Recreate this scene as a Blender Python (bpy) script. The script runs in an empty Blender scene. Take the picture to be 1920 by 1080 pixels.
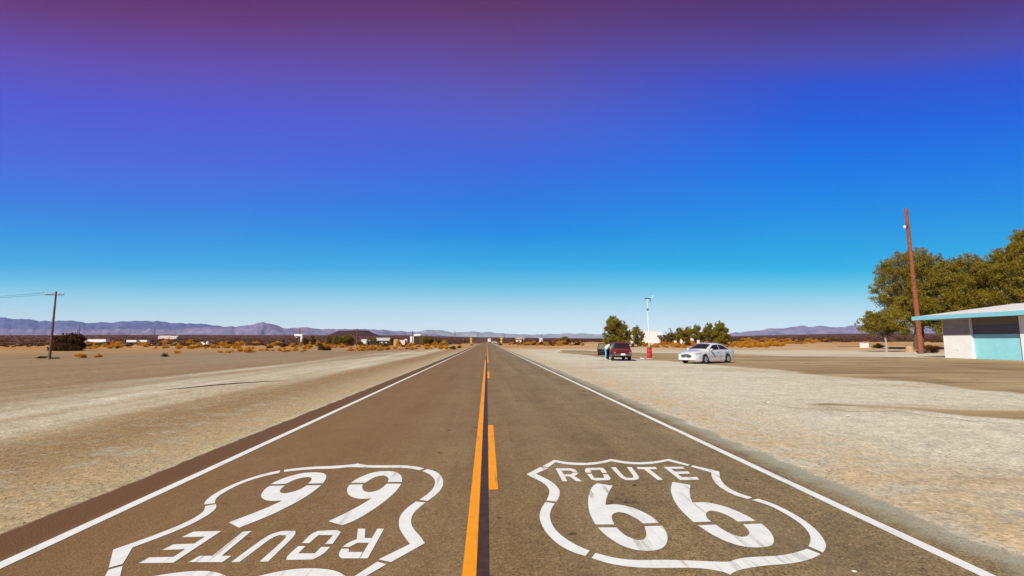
import bpy, bmesh, math, random
import numpy as np
from mathutils import Vector, noise as mnoise
R = math.radians
scene = bpy.context.scene
COL = scene.collection
rnd = random.Random(66)

# ------------------------------------------------------------------ camera geometry
F = 907.0
TP = 100.0 / F
PIT = math.atan(TP)
YAW = math.atan(47 * math.cos(PIT) / F)
CAM = Vector((0, 0, 1.65))
fw = Vector((math.sin(YAW) * math.cos(PIT), math.cos(YAW) * math.cos(PIT), math.sin(PIT)))
rt = Vector((math.cos(YAW), -math.sin(YAW), 0))
up = rt.cross(fw)

def ray(x, y):
    return fw + rt * ((x - 960) / F) + up * ((540 - y) / F)

def G(x, y, z=0.0):
    d = ray(x, y)
    return CAM + d * ((z - CAM.z) / d.z)

def PY(x, y, Y):
    d = ray(x, y)
    return CAM + d * (Y / d.y)

def PXL(Y):                      # metres per photo pixel at distance Y
    return Y / F

def sst(a, b, x):
    t = min(1, max(0, (x - a) / (b - a)))
    return t * t * (3 - 2 * t)

KX = [-400, 0, 300, 600, 770, 840, 900, 1000, 1140, 1360, 1500, 1600, 1700, 2300]
KY = [630, 629, 628, 628.5, 628.5, 631, 632, 633.5, 634.5, 630.5, 627, 625, 624, 626]
KAZ = [math.degrees(math.atan((x - 913) / F)) for x in KX]

def H(x, y):
    r = math.hypot(x, y)
    if r < 85: return 0.0
    az = math.degrees(math.atan2(x, y))
    A = sst(5.5, 12, az) * (1 - sst(70, 100, az))
    z = A * 1.1 * sst(85, 205, r)
    if r > 250:
        yy = float(np.interp(az, KAZ, KY))
        k = 1.65 + (640 - yy) / F * 4000 * max(0.3, math.cos(R(az)))
        t = min(1.0, (r - 250) / 3750)
        z += (k - A * 1.1) * t ** 1.25
        if r > 4000: z -= (r - 4000) * 0.02
    return z

def GT(x, y):                    # photo pixel -> point on the terrain
    d = ray(x, y)
    d = d / d.y
    t = 2.0
    p = CAM + d * t
    while t < 3950:
        p = CAM + d * t
        if p.z <= H(p.x, p.y): break
        t *= 1.004
    return Vector((p.x, p.y, H(p.x, p.y)))

# ------------------------------------------------------------------ materials
def newmat(name):
    m = bpy.data.materials.new(name); m.use_nodes = True
    nt = m.node_tree
    b = nt.nodes['Principled BSDF']
    return m, nt, b

def nd(nt, t, **k):
    n = nt.nodes.new(t)
    for a, v in k.items(): setattr(n, a, v)
    return n

def noise(nt, vec, scale, detail=4, rough=0.55, dist=0.0):
    n = nd(nt, 'ShaderNodeTexNoise')
    n.inputs['Scale'].default_value = scale
    n.inputs['Detail'].default_value = detail
    n.inputs['Roughness'].default_value = rough
    n.inputs['Distortion'].default_value = dist
    if vec is not None: nt.links.new(vec, n.inputs['Vector'])
    return n.outputs['Fac']

def ramp(nt, fac, stops, interp='LINEAR'):
    n = nd(nt, 'ShaderNodeValToRGB')
    cr = n.color_ramp; cr.interpolation = interp
    while len(cr.elements) < len(stops): cr.elements.new(0.5)
    for e, (p, c) in zip(cr.elements, stops):
        e.position = p
        e.color = (c if isinstance(c, (tuple, list)) else (c, c, c))[:3] + (1,) if isinstance(c, tuple) else (c, c, c, 1)
    nt.links.new(fac, n.inputs['Fac'])
    return n.outputs['Color']

def mix(nt, fac, a, b, mode='MIX'):
    n = nd(nt, 'ShaderNodeMix', data_type='RGBA', blend_type=mode)
    def put(i, v):
        if isinstance(v, bpy.types.NodeSocket): nt.links.new(v, n.inputs[i])
        elif i == 0: n.inputs[0].default_value = v
        else: n.inputs[i].default_value = (*v, 1)
    put(0, fac); put(6, a); put(7, b)
    return n.outputs[2]

def math_(nt, op, a, b=None, c=None, clamp=False):
    n = nd(nt, 'ShaderNodeMath', operation=op, use_clamp=clamp)
    for i, v in enumerate((a, b, c)):
        if v is None: continue
        if isinstance(v, bpy.types.NodeSocket): nt.links.new(v, n.inputs[i])
        else: n.inputs[i].default_value = v
    return n.outputs[0]

def mapr(nt, v, a, b, c=0.0, d=1.0, smooth=True):
    n = nd(nt, 'ShaderNodeMapRange')
    if smooth: n.interpolation_type = 'SMOOTHSTEP'
    nt.links.new(v, n.inputs[0])
    for i, q in zip((1, 2, 3, 4), (a, b, c, d)): n.inputs[i].default_value = q
    return n.outputs[0]

def bump(nt, b, h, strength, dist=0.02):
    n = nd(nt, 'ShaderNodeBump')
    n.inputs['Strength'].default_value = strength
    n.inputs['Distance'].default_value = dist
    nt.links.new(h, n.inputs['Height'])
    nt.links.new(n.outputs[0], b.inputs['Normal'])

def plain(name, col, rough=0.6, metal=0.0, var=0.18, scale=6.0, spec=0.4, coat=0.0):
    m, nt, b = newmat(name)
    tc = nd(nt, 'ShaderNodeTexCoord').outputs['Object']
    f = noise(nt, tc, scale, 5, 0.6)
    lo = tuple(c * (1 - var) for c in col); hi = tuple(min(1, c * (1 + var)) for c in col)
    c = ramp(nt, f, [(0.3, lo), (0.7, hi)])
    nt.links.new(c, b.inputs['Base Color'])
    b.inputs['Roughness'].default_value = rough
    b.inputs['Metallic'].default_value = metal
    b.inputs['Specular IOR Level'].default_value = spec
    b.inputs['Coat Weight'].default_value = coat
    return m

def glassy(name, col, rough=0.06):
    m, nt, b = newmat(name)
    b.inputs['Base Color'].default_value = (*col, 1)
    b.inputs['Roughness'].default_value = rough
    b.inputs['Specular IOR Level'].default_value = 0.7
    return m

def foliage(name, cols, rough=0.6, transl=0.5):
    m, nt, b = newmat(name)
    g = nd(nt, 'ShaderNodeNewGeometry')
    tc = nd(nt, 'ShaderNodeTexCoord').outputs['Object']
    f = noise(nt, tc, 0.9, 3)
    s = math_(nt, 'MULTIPLY_ADD', g.outputs['Random Per Island'], 0.55, math_(nt, 'MULTIPLY_ADD', f, 0.9, -0.22))
    n = len(cols)
    c = ramp(nt, s, [(i / (n - 1), cols[i]) for i in range(n)])
    nt.links.new(c, b.inputs['Base Color'])
    b.inputs['Roughness'].default_value = rough
    b.inputs['Specular IOR Level'].default_value = 0.25
    tr = nd(nt, 'ShaderNodeBsdfTranslucent')
    nt.links.new(c, tr.inputs['Color'])
    ms = nd(nt, 'ShaderNodeMixShader'); ms.inputs[0].default_value = transl
    out = nt.nodes['Material Output']
    nt.links.new(b.outputs[0], ms.inputs[1]); nt.links.new(tr.outputs[0], ms.inputs[2])
    nt.links.new(ms.outputs[0], out.inputs['Surface'])
    return m

def sand_color(nt, P):
    """colour and height of the dusty ground at world position P (shared by ground and lot edges)"""
    sx = nd(nt, 'ShaderNodeSeparateXYZ'); nt.links.new(P, sx.inputs[0])
    X, Y = sx.outputs[0], sx.outputs[1]
    big = noise(nt, P, 0.06, 5, 0.6, 0.4)
    mp = nd(nt, 'ShaderNodeMapping'); mp.inputs['Scale'].default_value = (0.42, 0.028, 1)
    mp.inputs['Rotation'].default_value = (0, 0, R(3))
    nt.links.new(P, mp.inputs['Vector'])
    trk = noise(nt, mp.outputs[0], 1.0, 6, 0.6, 0.3)
    mp2 = nd(nt, 'ShaderNodeMapping'); mp2.inputs['Scale'].default_value = (0.1, 0.34, 1); mp2.inputs['Rotation'].default_value = (0, 0, R(-14))
    nt.links.new(P, mp2.inputs['Vector'])
    lat = noise(nt, mp2.outputs[0], 1.0, 7, 0.68, 0.7)
    med = noise(nt, P, 1.6, 6, 0.65)
    fine = noise(nt, P, 22.0, 4, 0.7)
    mid = noise(nt, P, 6.5, 5, 0.7)
    vor = nd(nt, 'ShaderNodeTexVoronoi'); vor.inputs['Scale'].default_value = 24.0
    nt.links.new(P, vor.inputs['Vector'])
    # right side: pale grey sand ; left side: browner gravel
    right = ramp(nt, math_(nt, 'ADD', math_(nt, 'MULTIPLY', lat, 0.55), math_(nt, 'MULTIPLY', big, 0.5)),
                 [(0.36, (0.40, 0.295, 0.175)), (0.43, (0.49, 0.43, 0.32)), (0.51, (0.555, 0.515, 0.405)), (0.72, (0.595, 0.575, 0.475))])
    left = ramp(nt, math_(nt, 'ADD', math_(nt, 'MULTIPLY', trk, 0.6), math_(nt, 'MULTIPLY', big, 0.42)),
                [(0.38, (0.29, 0.19, 0.098)), (0.45, (0.41, 0.33, 0.21)), (0.52, (0.49, 0.435, 0.315)), (0.60, (0.55, 0.515, 0.40))])
    side = mapr(nt, X, -2.0, 2.0)
    c = mix(nt, side, left, right)
    # gravelly brown windrow beside the left shoulder, grey dust on the right one
    wr = math_(nt, 'MULTIPLY', mapr(nt, X, -8.4, -7.2), mapr(nt, X, -3.9, -4.5))
    c = mix(nt, math_(nt, 'MULTIPLY', wr, mapr(nt, med, 0.18, 0.55)), c, mix(nt, mapr(nt, X, -4.2, -6.6), (0.42, 0.315, 0.185), (0.28, 0.185, 0.092)))
    er = math_(nt, 'MULTIPLY', mapr(nt, X, 3.9, 4.3), mapr(nt, X, 7.5, 4.6))
    c = mix(nt, math_(nt, 'MULTIPLY', er, math_(nt, 'MULTIPLY', mapr(nt, med, 0.35, 0.6), 0.7)), c, (0.46, 0.33, 0.18))
    far_left = mapr(nt, math_(nt, 'ADD', X, math_(nt, 'MULTIPLY', math_(nt, 'SUBTRACT', trk, .5), 14.0)), -9, -17)
    c = mix(nt, math_(nt, 'MULTIPLY', far_left, 0.8), c, (0.245, 0.152, 0.078))  # browner far left ground, partly a vignette darkening put into the colour
    c = mix(nt, 0.5, c, ramp(nt, med, [(0.3, 0.62), (0.7, 1.28)]), 'MULTIPLY')
    c = mix(nt, 0.8, c, ramp(nt, fine, [(0.28, 0.5), (0.72, 1.42)]), 'MULTIPLY')
    c = mix(nt, 0.5, c, ramp(nt, vor.outputs['Color'], [(0.0, 0.58), (0.8, 1.3)]), 'MULTIPLY')
    c = mix(nt, 0.7, c, ramp(nt, mid, [(0.3, 0.7), (0.68, 1.22)]), 'MULTIPLY')
    h = math_(nt, 'ADD', math_(nt, 'MULTIPLY', fine, 0.5), math_(nt, 'MULTIPLY', med, 1.4))
    return c, h, X, Y

def ground_mat():
    m, nt, b = newmat('desert_ground')
    P = nd(nt, 'ShaderNodeNewGeometry').outputs['Position']
    c, h, X, Y = sand_color(nt, P)
    ln = nd(nt, 'ShaderNodeVectorMath', operation='LENGTH'); nt.links.new(P, ln.inputs[0])
    r = ln.outputs['Value']
    n1 = noise(nt, P, 0.012, 6, 0.65)
    n2 = noise(nt, P, 0.05, 5, 0.65)
    rr = math_(nt, 'ADD', r, math_(nt, 'MULTIPLY', math_(nt, 'SUBTRACT', n1, 0.5), 160))
    ochre = mix(nt, mapr(nt, n2, 0.36, 0.60), (0.44, 0.29, 0.135), (0.40, 0.18, 0.038))
    c = mix(nt, math_(nt, 'MULTIPLY', mapr(nt, rr, 62, 150), 0.9), c, ochre)
    dark = mix(nt, mapr(nt, n1, 0.35, 0.7), (0.075, 0.028, 0.015), (0.155, 0.066, 0.033))
    mp = nd(nt, 'ShaderNodeMapping'); mp.inputs['Scale'].default_value = (0.0022, 0.009, 1)
    nt.links.new(P, mp.inputs['Vector'])
    pl = noise(nt, mp.outputs[0], 1.0, 5, 0.6)
    dark = mix(nt, mapr(nt, pl, 0.62, 0.72), dark, (0.25, 0.16, 0.1))
    c = mix(nt, mapr(nt, rr, 250, 400), c, dark)
    nt.links.new(c, b.inputs['Base Color'])
    b.inputs['Roughness'].default_value = 0.95
    b.inputs['Specular IOR Level'].default_value = 0.1
    bump(nt, b, h, 0.8, 0.03)
    return m

def lot_mat():
    m, nt, b = newmat('dusty_lot_asphalt')
    P = nd(nt, 'ShaderNodeNewGeometry').outputs['Position']
    c, h, X, Y = sand_color(nt, P)
    at = nd(nt, 'ShaderNodeAttribute', attribute_name='edge').outputs['Fac']
    big = noise(nt, P, 0.13, 5, 0.65, 0.6)
    mp = nd(nt, 'ShaderNodeMapping'); mp.inputs['Scale'].default_value = (0.05, 0.5, 1)
    nt.links.new(P, mp.inputs['Vector'])
    st = noise(nt, mp.outputs[0], 1.0, 6, 0.65)
    fine = noise(nt, P, 25, 3, 0.7)
    a = ramp(nt, math_(nt, 'ADD', math_(nt, 'MULTIPLY', st, 0.55), math_(nt, 'MULTIPLY', big, 0.45)),
             [(0.38, (0.19, 0.122, 0.058)), (0.48, (0.295, 0.208, 0.108)), (0.56, (0.37, 0.28, 0.155)), (0.66, (0.46, 0.385, 0.25))])
    a = mix(nt, 0.6, a, ramp(nt, fine, [(0.25, 0.62), (0.75, 1.3)]), 'MULTIPLY')
    vc = nd(nt, 'ShaderNodeTexVoronoi', feature='DISTANCE_TO_EDGE'); vc.inputs['Scale'].default_value = 0.22
    dv = nd(nt, 'ShaderNodeVectorMath', operation='ADD'); nt.links.new(P, dv.inputs[0])
    nn = nd(nt, 'ShaderNodeTexNoise'); nn.inputs['Scale'].default_value = 0.7; nt.links.new(P, nn.inputs['Vector'])
    nt.links.new(nn.outputs['Color'], dv.inputs[1]); nt.links.new(dv.outputs[0], vc.inputs['Vector'])
    a = mix(nt, math_(nt, 'MULTIPLY', mapr(nt, vc.outputs['Distance'], 0.012, 0.004), mapr(nt, big, .5, .62)), a, (0.16, 0.1, 0.055))
    e = mapr(nt, math_(nt, 'ADD', at, math_(nt, 'MULTIPLY', math_(nt, 'SUBTRACT', big, 0.5), 1.5)), 0.30, 0.55)
    c = mix(nt, e, c, a)
    nt.links.new(c, b.inputs['Base Color'])
    b.inputs['Roughness'].default_value = 0.93; b.inputs['Specular IOR Level'].default_value = 0.15
    bump(nt, b, h, 0.45, 0.02)
    return m

def road_mat():
    m, nt, b = newmat('road_asphalt')
    P = nd(nt, 'ShaderNodeNewGeometry').outputs['Position']
    sand, h0, X, Y = sand_color(nt, P)
    jag = math_(nt, 'MULTIPLY', math_(nt, 'SUBTRACT', noise(nt, P, 1.3, 7, 0.75), 0.5), 0.75)
    big = noise(nt, P, 0.25, 5, 0.6)
    mp = nd(nt, 'ShaderNodeMapping'); mp.inputs['Scale'].default_value = (1.6, 0.05, 1)
    nt.links.new(P, mp.inputs['Vector'])
    st = noise(nt, mp.outputs[0], 1.0, 5, 0.6)
    fine = noise(nt, P, 60, 3, 0.8)
    med = noise(nt, P, 9, 5, 0.7)
    vor = nd(nt, 'ShaderNodeTexVoronoi'); vor.inputs['Scale'].default_value = 62.0
    nt.links.new(P, vor.inputs['Vector'])
    v2 = nd(nt, 'ShaderNodeTexVoronoi'); v2.inputs['Scale'].default_value = 16.0
    nt.links.new(P, v2.inputs['Vector'])
    c = ramp(nt, math_(nt, 'ADD', math_(nt, 'MULTIPLY', st, 0.6), math_(nt, 'MULTIPLY', big, 0.4)),
             [(0.36, (0.150, 0.104, 0.050)), (0.5, (0.195, 0.142, 0.070)), (0.64, (0.245, 0.186, 0.098))])
    c = mix(nt, 0.75, c, ramp(nt, fine, [(0.25, 0.45), (0.75, 1.55)]), 'MULTIPLY')
    c = mix(nt, 0.5, c, ramp(nt, med, [(0.3, 0.7), (0.7, 1.25)]), 'MULTIPLY')
    c = mix(nt, 0.85, c, ramp(nt, vor.outputs['Color'], [(0.1, 0.5), (0.85, 1.55)]), 'MULTIPLY')
    blot = noise(nt, P, 0.9, 6, 0.7, 0.6)
    c = mix(nt, 0.7, c, ramp(nt, blot, [(0.34, 0.72), (0.62, 1.14)]), 'MULTIPLY')
    # pale chips of aggregate and dark tar spots
    c = mix(nt, math_(nt, 'MULTIPLY', mapr(nt, v2.outputs['Distance'], 0.13, 0.07), mapr(nt, v2.outputs['Color'], 0.62, 0.7)), c, (0.36, 0.3, 0.23))
    sp = noise(nt, P, 3.3, 2, 0.5)
    c = mix(nt, mapr(nt, sp, 0.715, 0.74), c, (0.03, 0.017, 0.012))
    cv = nd(nt, 'ShaderNodeTexVoronoi', feature='DISTANCE_TO_EDGE'); cv.inputs['Scale'].default_value = 0.16
    wob = nd(nt, 'ShaderNodeTexNoise'); wob.inputs['Scale'].default_value = 1.1; wob.inputs['Detail'].default_value = 6
    nt.links.new(P, wob.inputs['Vector'])
    av = nd(nt, 'ShaderNodeVectorMath', operation='ADD'); nt.links.new(P, av.inputs[0]); nt.links.new(wob.outputs['Color'], av.inputs[1])
    nt.links.new(av.outputs[0], cv.inputs['Vector'])
    c = mix(nt, math_(nt, 'MULTIPLY', mapr(nt, cv.outputs['Distance'], 0.0028, 0.001), mapr(nt, big, 0.53, 0.6)), c, (0.05, 0.027, 0.017))
    # paler wheel tracks polished by traffic
    for xw in (-2.55, -0.95, 0.95, 2.55):
        d = math_(nt, 'ABSOLUTE', math_(nt, 'SUBTRACT', X, xw))
        c = mix(nt, math_(nt, 'MULTIPLY', mapr(nt, d, 0.5, 0.05), math_(nt, 'MULTIPLY', st, 0.3)), c, (0.27, 0.21, 0.135))
    # redder seal coat on the left shoulder, dust on the outer right shoulder
    c = mix(nt, mapr(nt, X, -3.55, -3.75), c, mix(nt, fine, (0.09, 0.042, 0.016), (0.15, 0.075, 0.032)))
    c = mix(nt, math_(nt, 'MULTIPLY', mapr(nt, X, 3.4, -3.8), 0.72), c, mix(nt, fine, (0.14, 0.068, 0.024), (0.245, 0.128, 0.048)))  # red-brown vignette tint put into the asphalt colour, stronger to the left
    c = mix(nt, math_(nt, 'MULTIPLY', mapr(nt, math_(nt, 'MULTIPLY_ADD', jag, 0.3, X), -3.55, -3.75), 0.8), c, mix(nt, fine, (0.085, 0.040, 0.014), (0.15, 0.075, 0.030)))
    # oil streaks inside the shield
    ex = nd(nt, 'ShaderNodeVectorMath', operation='SUBTRACT'); nt.links.new(P, ex.inputs[0])
    ex.inputs[1].default_value = (1.37, 5.1, 0)
    sc = nd(nt, 'ShaderNodeVectorMath', operation='MULTIPLY'); nt.links.new(ex.outputs[0], sc.inputs[0]); sc.inputs[1].default_value = (3.4, 4.6, 1)
    le = nd(nt, 'ShaderNodeVectorMath', operation='LENGTH'); nt.links.new(sc.outputs[0], le.inputs[0])
    c = mix(nt, math_(nt, 'MULTIPLY', mapr(nt, le.outputs['Value'], 1.0, 0.15), mapr(nt, med, 0.42, 0.62)), c, (0.045, 0.025, 0.017))
    # dusty gravel creeping over the edges
    xe = math_(nt, 'ADD', X, jag)
    grey = mix(nt, fine, (0.23, 0.215, 0.155), (0.42, 0.405, 0.31))
    c = mix(nt, math_(nt, 'MULTIPLY', mapr(nt, xe, 3.58, 3.98), mapr(nt, fine, 0.2, 0.55)), c, grey)
    c = mix(nt, mapr(nt, xe, 4.0, 4.16), c, sand)
    c = mix(nt, mapr(nt, math_(nt, 'MULTIPLY_ADD', jag, 0.25, X), -4.1, -4.16), c, sand)
    nt.links.new(c, b.inputs['Base Color'])
    b.inputs['Roughness'].default_value = 0.86; b.inputs['Specular IOR Level'].default_value = 0.25
    bump(nt, b, math_(nt, 'ADD', vor.outputs['Distance'], fine), 0.55, 0.006)
    return m

def paint_mat(name, col, dirt, wear=0.68):
    m, nt, b = newmat(name)
    P = nd(nt, 'ShaderNodeNewGeometry').outputs['Position']
    f = noise(nt, P, 7, 6, 0.7); g = noise(nt, P, 55, 3, 0.7)
    mp = nd(nt, 'ShaderNodeMapping'); mp.inputs['Scale'].default_value = (14, 0.9, 1); mp.inputs['Rotation'].default_value = (0, 0, R(9))
    nt.links.new(P, mp.inputs['Vector'])
    s = noise(nt, mp.outputs[0], 1.0, 5, 0.7)
    big = noise(nt, P, 0.8, 3, 0.5)
    c = mix(nt, 0.35, col, ramp(nt, f, [(0.3, 0.7), (0.65, 1.1)]), 'MULTIPLY')
    c = mix(nt, math_(nt, 'MULTIPLY', math_(nt, 'MULTIPLY', mapr(nt, s, 0.52, 0.64), mapr(nt, big, 0.42, 0.6)), 0.75), c, dirt)
    c = mix(nt, math_(nt, 'MULTIPLY', mapr(nt, g, wear - 0.03, wear + 0.05), 0.85), c, dirt)
    nt.links.new(c, b.inputs['Base Color'])
    b.inputs['Roughness'].default_value = 0.7; b.inputs['Specular IOR Level'].default_value = 0.3
    bump(nt, b, g, 0.3, 0.003)
    return m

def rock_mat(name, lo, hi, scale=0.004):
    m, nt, b = newmat(name)
    P = nd(nt, 'ShaderNodeNewGeometry').outputs['Position']
    f = noise(nt, P, scale, 8, 0.65); g = noise(nt, P, scale * 5, 5, 0.7)
    c = ramp(nt, math_(nt, 'ADD', math_(nt, 'MULTIPLY', f, 0.6), math_(nt, 'MULTIPLY', g, 0.4)), [(0.36, lo), (0.64, hi)])
    nt.links.new(c, b.inputs['Base Color'])
    b.inputs['Roughness'].default_value = 1.0; b.inputs['Specular IOR Level'].default_value = 0.05
    return m

M = {}
M['ground'] = ground_mat(); M['lot'] = lot_mat(); M['road'] = road_mat()
M['white_paint'] = paint_mat('white_road_paint', (0.72, 0.735, 0.725), (0.33, 0.29, 0.24))
M['yellow_paint'] = paint_mat('yellow_road_paint', (0.80, 0.30, 0.006), (0.35, 0.17, 0.03), 0.66)
M['tar'] = plain('tar_seam', (0.05, 0.026, 0.018), 0.7, var=0.4, scale=9)
M['white'] = plain('white_stucco', (0.76, 0.75, 0.74), 0.8, var=0.06, scale=1.3)
M['offwhite'] = plain('off_white_siding', (0.68, 0.63, 0.56), 0.8, var=0.1)
M['turq'] = plain('turquoise_stucco', (0.27, 0.63, 0.70), 0.75, var=0.07, scale=1.5)
M['turq_trim'] = plain('turquoise_trim', (0.22, 0.55, 0.66), 0.5, var=0.08)
M['soffit'] = plain('soffit_board', (0.5, 0.42, 0.36), 0.8, var=0.1)
M['roofwhite'] = plain('white_roof', (0.68, 0.66, 0.65), 0.7, var=0.08, scale=1.2)
M['bark'] = plain('bark', (0.10, 0.06, 0.035), 0.9, var=0.4, scale=9)
M['paledbark'] = plain('pale_painted_bark', (0.36, 0.33, 0.31), 0.85, var=0.25, scale=7)
M['polewood'] = plain('creosote_pole_wood', (0.23, 0.07, 0.03), 0.8, var=0.45, scale=3)
M['greywood'] = plain('weathered_pole_wood', (0.13, 0.075, 0.06), 0.85, var=0.35, scale=3)
M['darkwood'] = plain('dark_timber', (0.06, 0.028, 0.016), 0.9, var=0.4, scale=3)
M['ballast'] = plain('rail_ballast', (0.05, 0.022, 0.014), 0.95, var=0.4, scale=0.3)
M['red'] = plain('red_drum_paint', (0.46, 0.022, 0.022), 0.45, var=0.22, scale=4)
M['polewhite'] = plain('white_pole_paint', (0.80, 0.74, 0.74), 0.5, var=0.08)
M['metal'] = plain('dull_metal', (0.12, 0.12, 0.14), 0.4, 0.7, var=0.2)
M['concrete'] = plain('concrete', (0.48, 0.43, 0.36), 0.9, var=0.15)
M['carwhite'] = plain('white_car_paint', (0.62, 0.62, 0.63), 0.25, var=0.02, coat=1.0)
M['carred'] = plain('maroon_car_paint', (0.095, 0.005, 0.007), 0.5, var=0.08, coat=0.25, spec=.25)
M['glass'] = glassy('dark_car_glass', (0.018, 0.017, 0.018))
M['glassgreen'] = glassy('greenish_window_glass', (0.30, 0.33, 0.20), 0.1)
M['tyre'] = plain('tyre_rubber', (0.02, 0.017, 0.016), 0.85, var=0.3, scale=12)
M['under'] = plain('car_underside', (0.012, 0.009, 0.008), 0.8, var=0.3)
M['rim'] = plain('alloy_rim', (0.6, 0.6, 0.62), 0.3, 0.8, var=0.08)
M['chrome'] = plain('chrome', (0.7, 0.7, 0.72), 0.15, 1.0, var=0.05)
M['grillebar'] = plain('dark_grille', (0.05, 0.05, 0.06), 0.4, 0.5, var=0.2)
M['bumper'] = plain('grey_bumper', (0.12, 0.09, 0.08), 0.5, var=0.15)
M['lamp'] = plain('headlamp_lens', (0.40, 0.42, 0.45), 0.1, 0.2, var=0.1, coat=1)
M['amber'] = plain('amber_lens', (0.6, 0.12, 0.02), 0.2, var=0.05)
M['taillamp'] = plain('red_lens', (0.32, 0.008, 0.006), 0.2, var=0.1)
M['plate'] = plain('licence_plate', (0.75, 0.76, 0.8), 0.5, var=0.06)
M['interior'] = plain('dark_interior', (0.035, 0.022, 0.018), 0.8, var=0.3)
M['mirrorblue'] = glassy('mirror_face', (0.05, 0.3, 0.42), 0.05)  # blue reflection painted into the base colour
M['skin'] = plain('skin', (0.42, 0.24, 0.16), 0.55, var=0.05)
M['hair'] = plain('dark_hair', (0.03, 0.018, 0.012), 0.6, var=0.3)
M['shirt'] = plain('white_cotton', (0.76, 0.75, 0.78), 0.85, var=0.06)
M['jeans'] = plain('blue_denim', (0.13, 0.36, 0.62), 0.85, var=0.18, scale=9)
M['sole'] = plain('pale_shoe', (0.62, 0.6, 0.57), 0.7, var=0.08)
M['signyellow'] = plain('yellow_sign_face', (0.85, 0.42, 0.01), 0.5, var=0.05)
M['black'] = plain('black_paint', (0.015, 0.012, 0.01), 0.6, var=0.2)
M['yellowwall'] = plain('yellow_wall', (0.6, 0.38, 0.07), 0.8, var=0.12)
M['pinkwall'] = plain('cream_pink_wall', (0.74, 0.60, 0.5), 0.8, var=0.1)
M['tanroof'] = plain('tan_roof', (0.42, 0.27, 0.14), 0.85, var=0.15)
M['greyroof'] = plain('grey_metal_roof', (0.6, 0.6, 0.58), 0.5, 0.3, var=0.1)
M['shade'] = plain('dark_window', (0.03, 0.025, 0.03), 0.3, var=0.2)
M['taupe_shade'] = plain('taupe_eave_shade', (0.27, 0.23, 0.235), 0.55, var=0.2, scale=1.2)  # taupe tone standing for the eave shade on the white wall
M['dark_shade'] = plain('dark_eave_shade', (0.085, 0.08, 0.092), 0.4, var=0.15)  # dark tone standing for the eave shade on the turquoise wall
M['eave_shade_strip'] = plain('brown_eave_shade', (0.17, 0.13, 0.10), 0.8, var=0.15)  # brown upper tone of the same painted eave shade
M['green'] = plain('green_paint', (0.1, 0.4, 0.22), 0.6, var=0.1)
M['leaf'] = foliage('tree_leaves', [(0.13, 0.085, 0.010), (0.25, 0.19, 0.018), (0.36, 0.29, 0.03), (0.46, 0.38, 0.07)])
M['leaf_dry'] = foliage('dry_tree_leaves', [(0.11, 0.075, 0.018), (0.21, 0.15, 0.03), (0.31, 0.235, 0.05), (0.40, 0.31, 0.09)])
M['golden'] = foliage('golden_shrub', [(0.30, 0.125, 0.012), (0.58, 0.27, 0.022), (0.80, 0.43, 0.045), (0.88, 0.56, 0.12)], 0.8)
M['olive'] = foliage('olive_shrub', [(0.05, 0.03, 0.008), (0.13, 0.085, 0.016), (0.24, 0.155, 0.025), (0.36, 0.23, 0.04)], 0.8)
M['darkshrub'] = foliage('dark_shrub', [(0.035, 0.014, 0.006), (0.085, 0.035, 0.012), (0.14, 0.062, 0.02), (0.19, 0.095, 0.03)], 0.8)
M['stone'] = plain('shoulder_stone', (0.40, 0.31, 0.21), 0.9, var=0.45, scale=0.6)
M['paper'] = plain('white_plastic_litter', (0.66, 0.65, 0.62), 0.6, var=0.08)

# ------------------------------------------------------------------ mesh helpers
def link(o, parent=None):
    COL.objects.link(o)
    if parent is not None: o.parent = parent
    return o

def tag(o, label=None, cat=None, group=None, kind=None):
    if label: o['label'] = label
    if cat: o['category'] = cat
    if group: o['group'] = group
    if kind: o['kind'] = kind
    return o

def thing(name, label, cat, loc=(0, 0, 0), rz=0.0, group=None):
    o = bpy.data.objects.new(name, None)
    o.location = loc; o.rotation_euler = (0, 0, rz); o.empty_display_size = 0.3
    link(o)
    return tag(o, label, cat, group)

def dup(root, loc=None, rz=None, sc=None):
    c = root.copy(); link(c)
    if loc is not None: c.location = loc
    if rz is not None: c.rotation_euler = (0, 0, rz)
    if sc is not None: c.scale = sc
    for ch in [o for o in bpy.data.objects if o.parent == root]:
        k = ch.copy(); link(k, c)
        for g in [o for o in bpy.data.objects if o.parent == ch]:
            q = g.copy(); link(q, k)
    return c

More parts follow.
